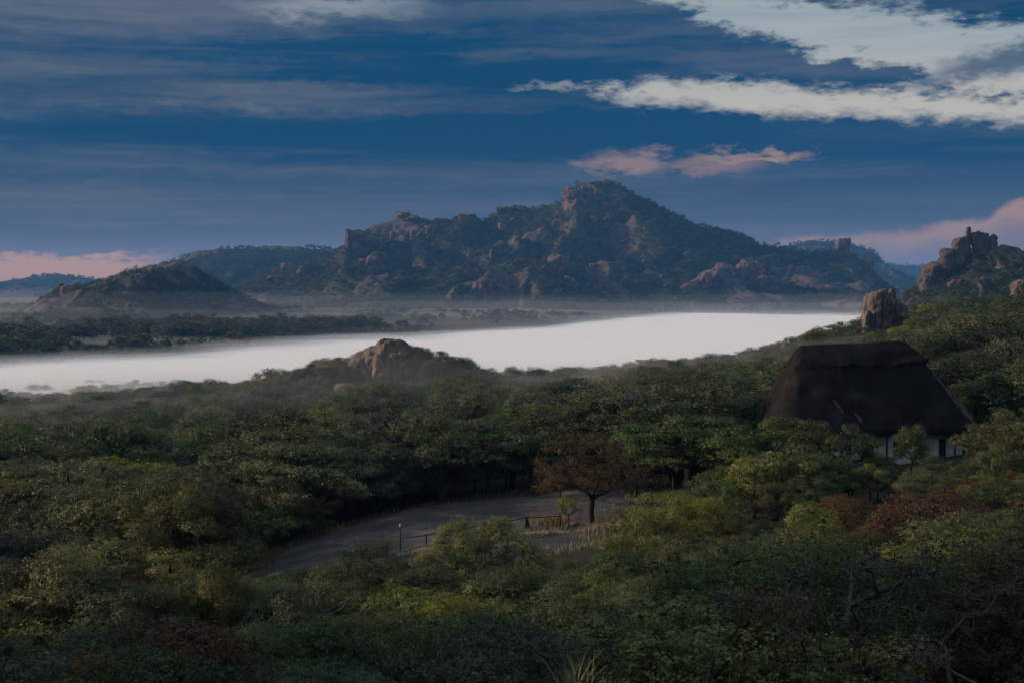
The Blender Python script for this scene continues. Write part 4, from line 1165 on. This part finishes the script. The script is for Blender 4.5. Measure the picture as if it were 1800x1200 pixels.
hz0 = float(zg_raw(np.array([HX]), np.array([HY - 4]))[0])
house = thing('thatched_house', 'large dark thatched house with white walls standing among the trees', 'house', (HX, HY, hz0), (0, 0, math.radians(5)))
Z_R = ZY(604, 117) - hz0; Z_E = ZY(747, 117) - hz0                 # ridge and eave heights over the floor
def rr_ring(x0, x1, hy, z, rc, n=26):
    """rounded rectangle ring, counter-clockwise, 4n points"""
    pts = []
    rc = min(rc, hy * .95)
    cs_ = [(x1 - rc, hy - rc, 0), (x0 + rc, hy - rc, 90), (x0 + rc, -hy + rc, 180), (x1 - rc, -hy + rc, 270)]
    out = []
    for i, (cx_, cy_, a0) in enumerate(cs_):
        na_ = 8
        for k in range(na_): a = math.radians(a0 + 90 * k / (na_ - 1)); out.append((cx_ + rc * math.cos(a), cy_ + rc * math.sin(a)))
        nx_ = cs_[(i + 1) % 4]; a = math.radians(a0 + 90)
        p = np.array(out[-1]); an = math.radians(nx_[2]); q = np.array((nx_[0] + rc * math.cos(an), nx_[1] + rc * math.sin(an)))
        for k in range(1, n - 7): out.append(tuple(p + (q - p) * k / (n - 7)))
    return np.array([(x, y, z) for x, y in out])


def loft(levels, nsub, seed, amp):
    rings = []
    for (a, b_) in zip(levels[:-1], levels[1:]):
        for k in range(nsub):
            t = k / nsub; rings.append(rr_ring(*[a[i] + (b_[i] - a[i]) * t for i in range(5)]))
    rings.append(rr_ring(*levels[-1])); R_ = np.array(rings); nr, nc = R_.shape[:2]
    v = R_.reshape(-1, 3); nse = fbm(v * (1.1, 1.1, .5), seed, 4, .6)
    strand = vnoise(v * (5, 5, .6), seed + 5)
    c = v.copy(); c[:, 2] = 0; nn = c / (np.linalg.norm(c, axis=1, keepdims=True) + .3)
    v = v + nn * (nse * amp + strand * amp * .4)[:, None]; v[:, 2] += fbm(v * .5, seed + 3, 3) * amp * 1.2
    f = []
    for i in range(nr - 1):
        a = i * nc + np.arange(nc); b_ = i * nc + (np.arange(nc) + 1) % nc; f.append(np.stack([a, a + nc, b_ + nc, b_], 1))
    f = np.concatenate(f)
    return v, f, nr, nc


LV = [(-5.2, 3.2, .25, Z_R - .18, .2), (-6.2, 4.7, 1.55, Z_R - 1.75, .5), (-7.15, 6.4, 3.0, Z_R - 3.9, .8), (-8.55, 8.5, 4.95, Z_E, 1.3), (-8.45, 8.4, 4.85, Z_E - .32, 1.3), (-7.6, 7.5, 4.0, Z_E + .25, 1.0), (-5.2, 3.2, .3, Z_R - .9, .25)]
v, f, nr, nc = loft(LV, 9, 71, .16)
# ragged eave
em = np.abs(v[:, 2] - (Z_E - .2)) < .35; v[em, 2] += .16 * vnoise(v[em] * (3.5, 3.5, 0), 75) + .1 * vnoise(v[em] * (9, 9, 0), 76)
tilt = (v[:, 0] + 1) * .035; v[:, 2] += tilt * np.clip((v[:, 2] - Z_E) / (Z_R - Z_E), 0, 1)
cap0 = len(v); topc = v[:nc].mean(0)
v = np.concatenate([v, [topc]]); fcap = np.stack([np.arange(nc), (np.arange(nc) + 1) % nc, np.full(nc, cap0)], 1)
roof = link('roof', mesh_np('roof', v, [f, fcap], THATCH), house)
# ridge cap: a thick roll of thatch with its own lower edge
LV2 = [(-5.45, 3.45, .22, Z_R + .04, .2), (-5.9, 4.1, .85, Z_R - .62, .4), (-6.40, 4.98, 1.70, Z_R - 1.72, .6), (-6.28, 4.86, 1.58, Z_R - 1.86, .6)]
v, f, nr, nc = loft(LV2, 6, 81, .10)
em = v[:, 2] < Z_R - 1.3; v[em, 2] += .16 * vnoise(v[em] * (1.6, 1.6, 0), 85) + .16 * vnoise(v[em] * (5, 5, 0), 86)
tilt = (v[:, 0] + 1) * .035; v[:, 2] += tilt
c0 = len(v); topc = v[:nc].mean(0); v = np.concatenate([v, [topc]])
link('ridge_cap', mesh_np('ridge_cap', v, [f, np.stack([np.arange(nc), (np.arange(nc) + 1) % nc, np.full(nc, c0)], 1)], THATCH), roof)
# frayed pale straw where the thatch has worn along the hip and on the front
def straw_tuft(p0, p1, wdt, n, seed):
    rg_ = np.random.default_rng(seed); V_ = []; F_ = []
    for k in range(n):
        t = rg_.uniform(); c = np.array(p0) + (np.array(p1) - np.array(p0)) * t + rg_.normal(0, wdt, 3) * (1, .25, .4)
        d = np.array(p1) - np.array(p0); d = d / np.linalg.norm(d) + rg_.normal(0, .12, 3); l_ = rg_.uniform(.2, .55); s_ = np.cross(d, (0, -1, .5)); s_ /= np.linalg.norm(s_)
        b0 = len(V_); V_ += [c - d * l_ / 2 - s_ * .018, c - d * l_ / 2 + s_ * .018, c + d * l_ / 2 + s_ * .012, c + d * l_ / 2 - s_ * .012]; F_.append([b0, b0 + 1, b0 + 2, b0 + 3])
    return np.array(V_), np.array(F_)
def on_roof(x, zfrac, side=-1):
    """a point just outside the front thatch; zfrac 0 eave .. 1 ridge"""
    z = Z_E + (Z_R - Z_E) * zfrac; hyv = np.interp(z, [Z_E, Z_R - 3.9, Z_R - 1.75, Z_R], [4.95, 3.0, 1.55, .25]); return (x, side * (hyv + .10), z)
for (x0, z0, x1, z1, wd, n_, sd_) in ((5.05, .66, 6.1, .40, .05, 46, 1), (5.9, .46, 7.2, .14, .12, 90, 2), (6.6, .30, 7.4, .10, .10, 50, 3), (-3.6, .34, -3.1, .22, .03, 20, 4), (-2.0, .18, -1.7, .10, .08, 18, 5)):
    v, f = straw_tuft(on_roof(x0, z0), on_roof(x1, z1), wd, n_, sd_); link('frayed_straw', mesh_np('frayed_straw', v, f, STRAW, False), roof)

def wall_box(x0, x1, y0, y1, z0, z1, name, mat, parent, sub=False):
    mb = MB().box(((x0 + x1) / 2, (y0 + y1) / 2, (z0 + z1) / 2), (x1 - x0, y1 - y0, z1 - z0)); return link(name, mb.mesh(name, mat), parent)
WL, WR, WF_, WB_ = -7.0, 6.9, -3.5, 3.5; WT = Z_E + .25; OP = [(-5.2, -3.9, .95, 2.1), (-1.6, -.4, .0, 2.15), (1.2, 2.2, .95, 2.1), (4.95, 5.55, 0.0, 2.35)]
# front wall in pieces round its openings
mb = MB(); xs_ = [WL]
for (a, b_, z0, z1) in OP:
    mb.box(((xs_[-1] + a) / 2, WF_, WT / 2 - .75), (a - xs_[-1], .34, WT + 1.5))
    if z0 > 0: mb.box(((a + b_) / 2, WF_, z0 / 2 - .75), (b_ - a, .335, z0 + 1.5))
    else: mb.box(((a + b_) / 2, WF_, -.75), (b_ - a, .335, 1.5))
    mb.box(((a + b_) / 2, WF_, (z1 + WT) / 2), (b_ - a, .335, WT - z1)); xs_.append(b_)
mb.box(((xs_[-1] + WR) / 2, WF_, WT / 2 - .75), (WR - xs_[-1], .34, WT + 1.5))
front = link('wall', mb.mesh('wall', PLASTER), house)
wall_box(WL, WR, WB_ - .17, WB_ + .17, -1.5, WT, 'wall', PLASTER, house)
wall_box(WL - .002, WL + .34, WF_ + .172, WB_ - .172, -1.5, WT, 'wall', PLASTER, house); wall_box(WR - .34, WR + .002, WF_ + .172, WB_ - .172, -1.5, WT, 'wall', PLASTER, house)
for i, (a, b_, z0, z1) in enumerate(OP):
    if z0 == 0:
        dr = wall_box(a + .06, b_ - .06, WF_ + .02, WF_ + .08, .02, z1 - .06, 'door', DARKW, house)
        fm = MB().box((a + .03, WF_, z1 / 2), (.056, .30, z1 - .01)).box((b_ - .03, WF_, z1 / 2), (.056, .30, z1 - .01)).box(((a + b_) / 2, WF_, z1 - .03), (b_ - a - .12, .30, .056))
        link('door_frame', fm.mesh('door_frame', WOOD), dr)
        for q in (.25, .75): wall_box(a + .06 + (b_ - a - .12) * q - .06, a + .06 + (b_ - a - .12) * q + .06, WF_ - .002, WF_ + .018, .25, z1 - .3, 'panel', WOOD, dr)
    else:
        wn = wall_box(a + .05, b_ - .05, WF_ + .05, WF_ + .07, z0 + .05, z1 - .05, 'window', GLASS, house)
        fm = MB().box((a + .03, WF_ + .02, (z0 + z1) / 2), (.056, .12, z1 - z0 - .01)).box((b_ - .03, WF_ + .02, (z0 + z1) / 2), (.056, .12, z1 - z0 - .01)).box(((a + b_) / 2, WF_ + .02, (z0 + z1) / 2), (.04, .08, z1 - z0 - .12))
        fm.box(((a + b_) / 2, WF_ + .02, z1 - .03), (b_ - a - .12, .12, .056)); link('frame', fm.mesh('frame', WOOD), wn)
        sl = MB().box(((a + b_) / 2, WF_ - .1, z0 - .03), (b_ - a + .1, .34, .06)); link('sill', sl.mesh('sill', PLASTER), wn)
for x in (-8.0, -5.0, -2.6, .4, 3.2, 6.0, 7.95):
    link('post', MB().tube([(x, -4.35, -1.4), (x + .03, -4.36, 1.0), (x, -4.33, Z_E + .5)], [.10, .09, .085], 8, .12, int(x * 10) + 90).mesh('post', WOOD, True), house)

# lightning mast behind the house
mx_, my_ = W(1404, 126); mz = float(zg_raw(np.array([mx_]), np.array([my_]))[0]); mt = ZY(589, 126)
link('lightning_mast', MB().tube([(0, 0, -.4), (0, 0, (mt - mz) * .6), (0, 0, mt - mz - .5), (0, 0, mt - mz)], [.05, .04, .03, .012], 8).box((0, 0, (mt - mz) * .6), (.14, .14, .08)).mesh('lightning_mast', METAL), None, (mx_, my_, mz), label='thin metal lightning mast standing behind the thatched house', category='mast')

# mast on the mountain top
p = np.array([(1062 - 900) / F * 2400, 2400.0]); pz_ = float(MOUNT['hz'](p[:1], p[1:])[0])
mb = MB()
for sx_, sy_ in ((-1, -1), (1, -1), (0, 1)): mb.tube([(sx_ * .9, sy_ * .9, -1), (sx_ * .35, sy_ * .35, 17)], .14, 5)
for k in range(8): mb.tube([(-.9 + .06 * k, -.9 + .06 * k, 2 * k), (.9 - .06 * k, -.9 + .06 * k, 2 * k + 1.6)], .08, 4)
mb.tube([(0, 0, 15), (0, 0, 22)], .12, 5).box((0, 0, 16), (1.4, 1.4, .3))
link('radio_mast', mb.mesh('radio_mast', METAL), None, (p[0], p[1], pz_), label='thin radio mast on the summit of the tall mountain', category='mast')

# ------------------------------------------------------------------ railing over the slab
RP = [(704, 97.0, .8), (748, 97.6, .8), (800, 98.6, .8), (862, 99.8, .82), (925, 101.2, .86), (985, 102.6, .92)]
rl = []
for px, D, h in RP:
    x = (px - 900) / F * D; rl.append((x, D, float(top_z(np.array([x]), np.array([D]))[0]), h))
rail = thing('railing', 'low dark timber railing with posts across the granite slab', 'railing', (rl[0][0], rl[0][1], rl[0][2]))
o0 = np.array(rl[0][:3])
for i, (x, y, z, h) in enumerate(rl):
    b0 = np.array((x, y, z)) - o0; r_ = .05 if i not in (4,) else .10
    if i: link('post', MB().tube([b0 + (0, 0, -.25), b0 + (.01, 0, h * .5), b0 + (0, 0, h + .04)], [r_ * 1.1, r_, r_ * .9], 8, .1, i).mesh('post', DARKW, True), rail)
    if i == 4: link('post', MB().tube([b0 + (.32, .05, -.25), b0 + (.16, .03, h * .5), b0 + (.06, .02, h - .05)], [.07, .065, .06], 8, .1, 40).mesh('post', DARKW, True), rail)
    if i:
        a0 = np.array(rl[i - 1][:3]) + (0, 0, rl[i - 1][3] - .03) - o0; b1 = b0 + (0, 0, h - .03); md_ = (a0 + b1) / 2 + (0, 0, -.03)
        link('rail', MB().tube([a0, md_, b1], .038, 7, .08, 50 + i).mesh('rail', DARKW, True), rail)
x, y, z, h = rl[0]
po = thing('marker_pole', 'thin tall pole with pale top at the end of the railing', 'pole', (x - .06, y - .12, z))
link('pole', MB().tube([(0, 0, -.3), (.02, 0, 1.0), (0, 0, 1.62)], [.045, .04, .035], 8, .06, 3).mesh('pole', DARKW, True), po)
link('pale_top', MB().tube([(0, 0, 1.56), (0, 0, 1.80)], [.05, .045], 8).mesh('pale_top', simple_mat('pale_paint', (.45, .43, .41), (.6, .58, .55)), True), po)
# small loose stones lying on the slab
STONE = [rock_mesh('stone', 600 + i, (.32, .26, .18), 3, .3, .2, 0, ROCK) for i in range(3)]
rg = np.random.default_rng(8)
for px, D in ((1000, 103.3), (1012, 103.6), (1098, 117), (1080, 118), (1108, 115), (930, 100.6), (985, 101.8), (690, 95), (760, 94), (1090, 119.2), (890, 94.5), (820, 95)):
    x = (px - 900) / F * D; z = float(top_z(np.array([x]), np.array([D]))[0]); s = rg.uniform(.5, 1.2)
    link('stone', STONE[rg.integers(3)], None, (x, D, z + .06 * s), (0, 0, rg.uniform(0, 6)), (s, s, s), label='small loose stone lying on the granite slab', category='stone', group='loose stones on the granite slab')

# ------------------------------------------------------------------ grass
def grass_mat(name, c0, c1):
    m, nt, out = mat_new(name); b = principled(nt, out, .6, .25); at = nt.nodes.new('ShaderNodeAttribute'); at.attribute_name = 'tint'
    nt.links.new(nmix(nt, E(nt, at.outputs['Fac']), c0, c1), b.inputs['Base Color']); return m


def grass_mesh(name, pts, hts, width, mat, seed, lean=.5):
    rg_ = np.random.default_rng(seed); n = len(pts); a = rg_.uniform(0, 6.28, n); ln = rg_.uniform(.1, lean, n) * hts
    d = np.stack([np.cos(a), np.sin(a), 0 * a], 1); s_ = np.stack([-np.sin(a), np.cos(a), 0 * a], 1)
    V_ = []
    for t, w_ in ((0, 1), (.35, .9), (.7, .6), (1, .08)):
        c = pts + d * (ln * t ** 2)[:, None]; c[:, 2] += hts * (t - .28 * (ln / hts) * t ** 3)
        V_ += [c - s_ * width * w_, c + s_ * width * w_]
    V_ = np.stack(V_, 1).reshape(-1, 3); b0 = np.arange(n)[:, None] * 8; Fq = np.concatenate([np.stack([b0[:, 0] + 2 * k, b0[:, 0] + 2 * k + 1, b0[:, 0] + 2 * k + 3, b0[:, 0] + 2 * k + 2], 1) for k in range(3)])
    return mesh_np(name, V_, Fq, mat, True, {'tint': ('FACE', np.tile(rg_.uniform(0, 1, n), 3))})


DRY = grass_mat('dry_grass', (.13, .075, .03), (.30, .17, .07)); STRAWG = grass_mat('straw_grass', (.12, .11, .045), (.30, .24, .10)); GREENG = grass_mat('long_green_grass', (.05, .065, .02), (.17, .18, .065))
rg = np.random.default_rng(12)
px = 972 + rg.normal(0, 20, 520); D = 104.6 + rg.normal(0, .9, 520); x = (px - 900) / F * D
link('dry_grass', grass_mesh('dry_grass', np.stack([x, D, top_z(x, D) - .03], 1), rg.uniform(.2, .62, 520), .018, DRY, 3), kind='stuff', label='orange dry grass growing behind the railing', category='grass')
t = rg.uniform(0, 1, 2600); x = np.interp(t, pt, pcx) + rg.normal(0, .3, 2600); y = np.interp(t, pt, pD) + rg.choice([-1, 1], 2600) * rg.uniform(.5, 1.3, 2600)
link('path_grass', grass_mesh('path_grass', np.stack([x, y, top_z(x, y) - .03], 1), rg.uniform(.08, .3, 2600), .016, STRAWG, 4), kind='stuff', label='short straw-coloured grass along both edges of the footpath', category='grass')
sdp = rg.uniform(0, 1, 5000) * len(SLAB); ii = sdp.astype(int); fr = (sdp - ii)[:, None]; q = SLAB[ii] * (1 - fr) + SLAB[(ii + 1) % len(SLAB)] * fr + rg.normal(0, .7, (5000, 2))
link('slab_edge_grass', grass_mesh('slab_edge_grass', np.stack([q[:, 0], q[:, 1], top_z(q[:, 0], q[:, 1]) - .05], 1), rg.uniform(.15, .55, 5000), .018, STRAWG, 5), kind='stuff', label='straw-coloured grass fringing the granite slab', category='grass')
q = rg.uniform(0, 1, (60000, 2)) * (SLAB.max(0) - SLAB.min(0)) + SLAB.min(0); q = q[(np.abs(fbm2(q[:, 0], q[:, 1], 7, 37, 3)) < .030) & (poly_sd(SLAB, q[:, 0], q[:, 1]) > .3)][:2600]; n_ = len(q)
link('crack_grass', grass_mesh('crack_grass', np.stack([q[:, 0], q[:, 1], top_z(q[:, 0], q[:, 1]) - .03], 1), rg.uniform(.06, .26, n_), .016, STRAWG, 6), kind='stuff', label='short dry grass growing in the cracks of the granite slab', category='grass')
# tufts of long grass on the slope under the camera
for i, (px, D, n_, hh, lab) in enumerate(((1015, 12.0, 46, 1.05, 'tall tuft of long green grass blades on the near slope'), (1065, 12.6, 34, .85, 'lower tuft of arching grass next to the tall tuft'))):
    x = (px - 900) / F * D; z = float(zg_raw(np.array([x]), np.array([D]))[0]); top = ZY(1168, D) - z; rg_ = np.random.default_rng(30 + i)
    pts = np.stack([rg_.normal(0, .07, n_), rg_.normal(0, .07, n_), np.full(n_, -.03)], 1)
    link('grass_tuft', grass_mesh('grass_tuft', pts, rg_.uniform(.55, 1.08, n_) * max(top, .5) * hh, .007, GREENG, 40 + i, .8), None, (x, D, z), label=lab, category='grass')

# ------------------------------------------------------------------ fog bank in the valley and thin air haze
def vol_mat(name, dens, col=(1, 1, 1), aniso=0.0):
    m, nt, out = mat_new(name); v = nt.nodes.new('ShaderNodeVolumePrincipled'); v.inputs['Density'].default_value = dens
    v.inputs['Color'].default_value = (*col, 1); v.inputs['Anisotropy'].default_value = aniso
    nt.links.new(v.outputs[0], out.inputs['Volume']); return m


def fog_layer(name, top, amp, dens, seed, scale, label, x0=-3500, x1=3500, y0=-400, y1=6200, col=(.985, .985, .99), taper=0):
    xs = sinh_axis(x0, x1, 250, 90); ys = np.linspace(y0, y1, 110)
    GX, GY = np.meshgrid(xs, ys, indexing='ij'); n = GX.size; nx, ny = GX.shape
    zt = top + amp * fbm2(GX, GY, scale, seed, 3)
    if taper:                                          # a bank that lies on the slope and thins out towards its edges
        ed = np.minimum(np.minimum(GX - x0, x1 - GX), np.minimum(GY - y0, y1 - GY)); zt = zg_raw(GX, GY) - 2 + (top + amp * fbm2(GX, GY, scale, seed, 3)) * smooth(0, taper, ed)
    V_ = np.concatenate([np.stack([GX.ravel(), GY.ravel(), zt.ravel()], 1), np.stack([GX.ravel(), GY.ravel(), np.full(n, -62.0 - seed * .07)], 1)])
    g = grid_faces(nx, ny); idx = np.arange(n).reshape(nx, ny)
    sides = []
    for e_, fl in ((idx[0, :], 0), (idx[-1, :], 1), (idx[:, 0], 1), (idx[:, -1], 0)):
        a, b_ = e_[:-1], e_[1:]; q = np.stack([a, b_, b_ + n, a + n], 1); sides.append(q[:, ::-1] if fl else q)
    me = mesh_np(name, V_, [g, g[:, ::-1] + n] + sides, vol_mat(name, dens, col), True)
    return link(name, me, kind='stuff', label=label, category='fog')


fog_layer('fog', -36.0, 0.8, 0.20, 1, 130, 'dense white morning fog filling the valley', y1=2600)
fog_layer('mist', -34.4, 1.6, 0.010, 2, 75, 'torn soft upper edge of the valley fog', y1=2300)
fog_layer('mist', -31.2, 2.0, 0.006, 6, 90, 'pale mist thinning out among the trees at the fog edge', y1=1000)
fog_layer('mist', -29.5, 3.0, 0.0008, 3, 140, 'thin mist just above the valley fog', y1=2000)
fog_layer('mist', -22.0, 7.0, 0.00030, 4, 210, 'mist lying on the plain at the foot of the hills', y0=820, y1=2700)
fog_layer('mist', -9.0, 9.0, 0.00009, 7, 280, 'thinner mist over the foot of the hills', y0=760, y1=2800)
fog_layer('mist', 11.0, 1.5, 0.0014, 5, 60, 'faint mist hanging over the lower wood', x0=-420, x1=150, y0=100, y1=560, taper=130)
v, f = boxv((0, 4400, 80), (20600, 14400, 0)); zlo, zhi = -64.0, 228.0
v[:, 2] = np.where(np.arange(8) % 2 == 0, zlo, zhi)
link('haze', mesh_np('haze', v, f, vol_mat('haze', 0.000085, (.15, .46, 1.0)), False), kind='stuff', label='thin blue morning air haze over the whole landscape', category='haze')
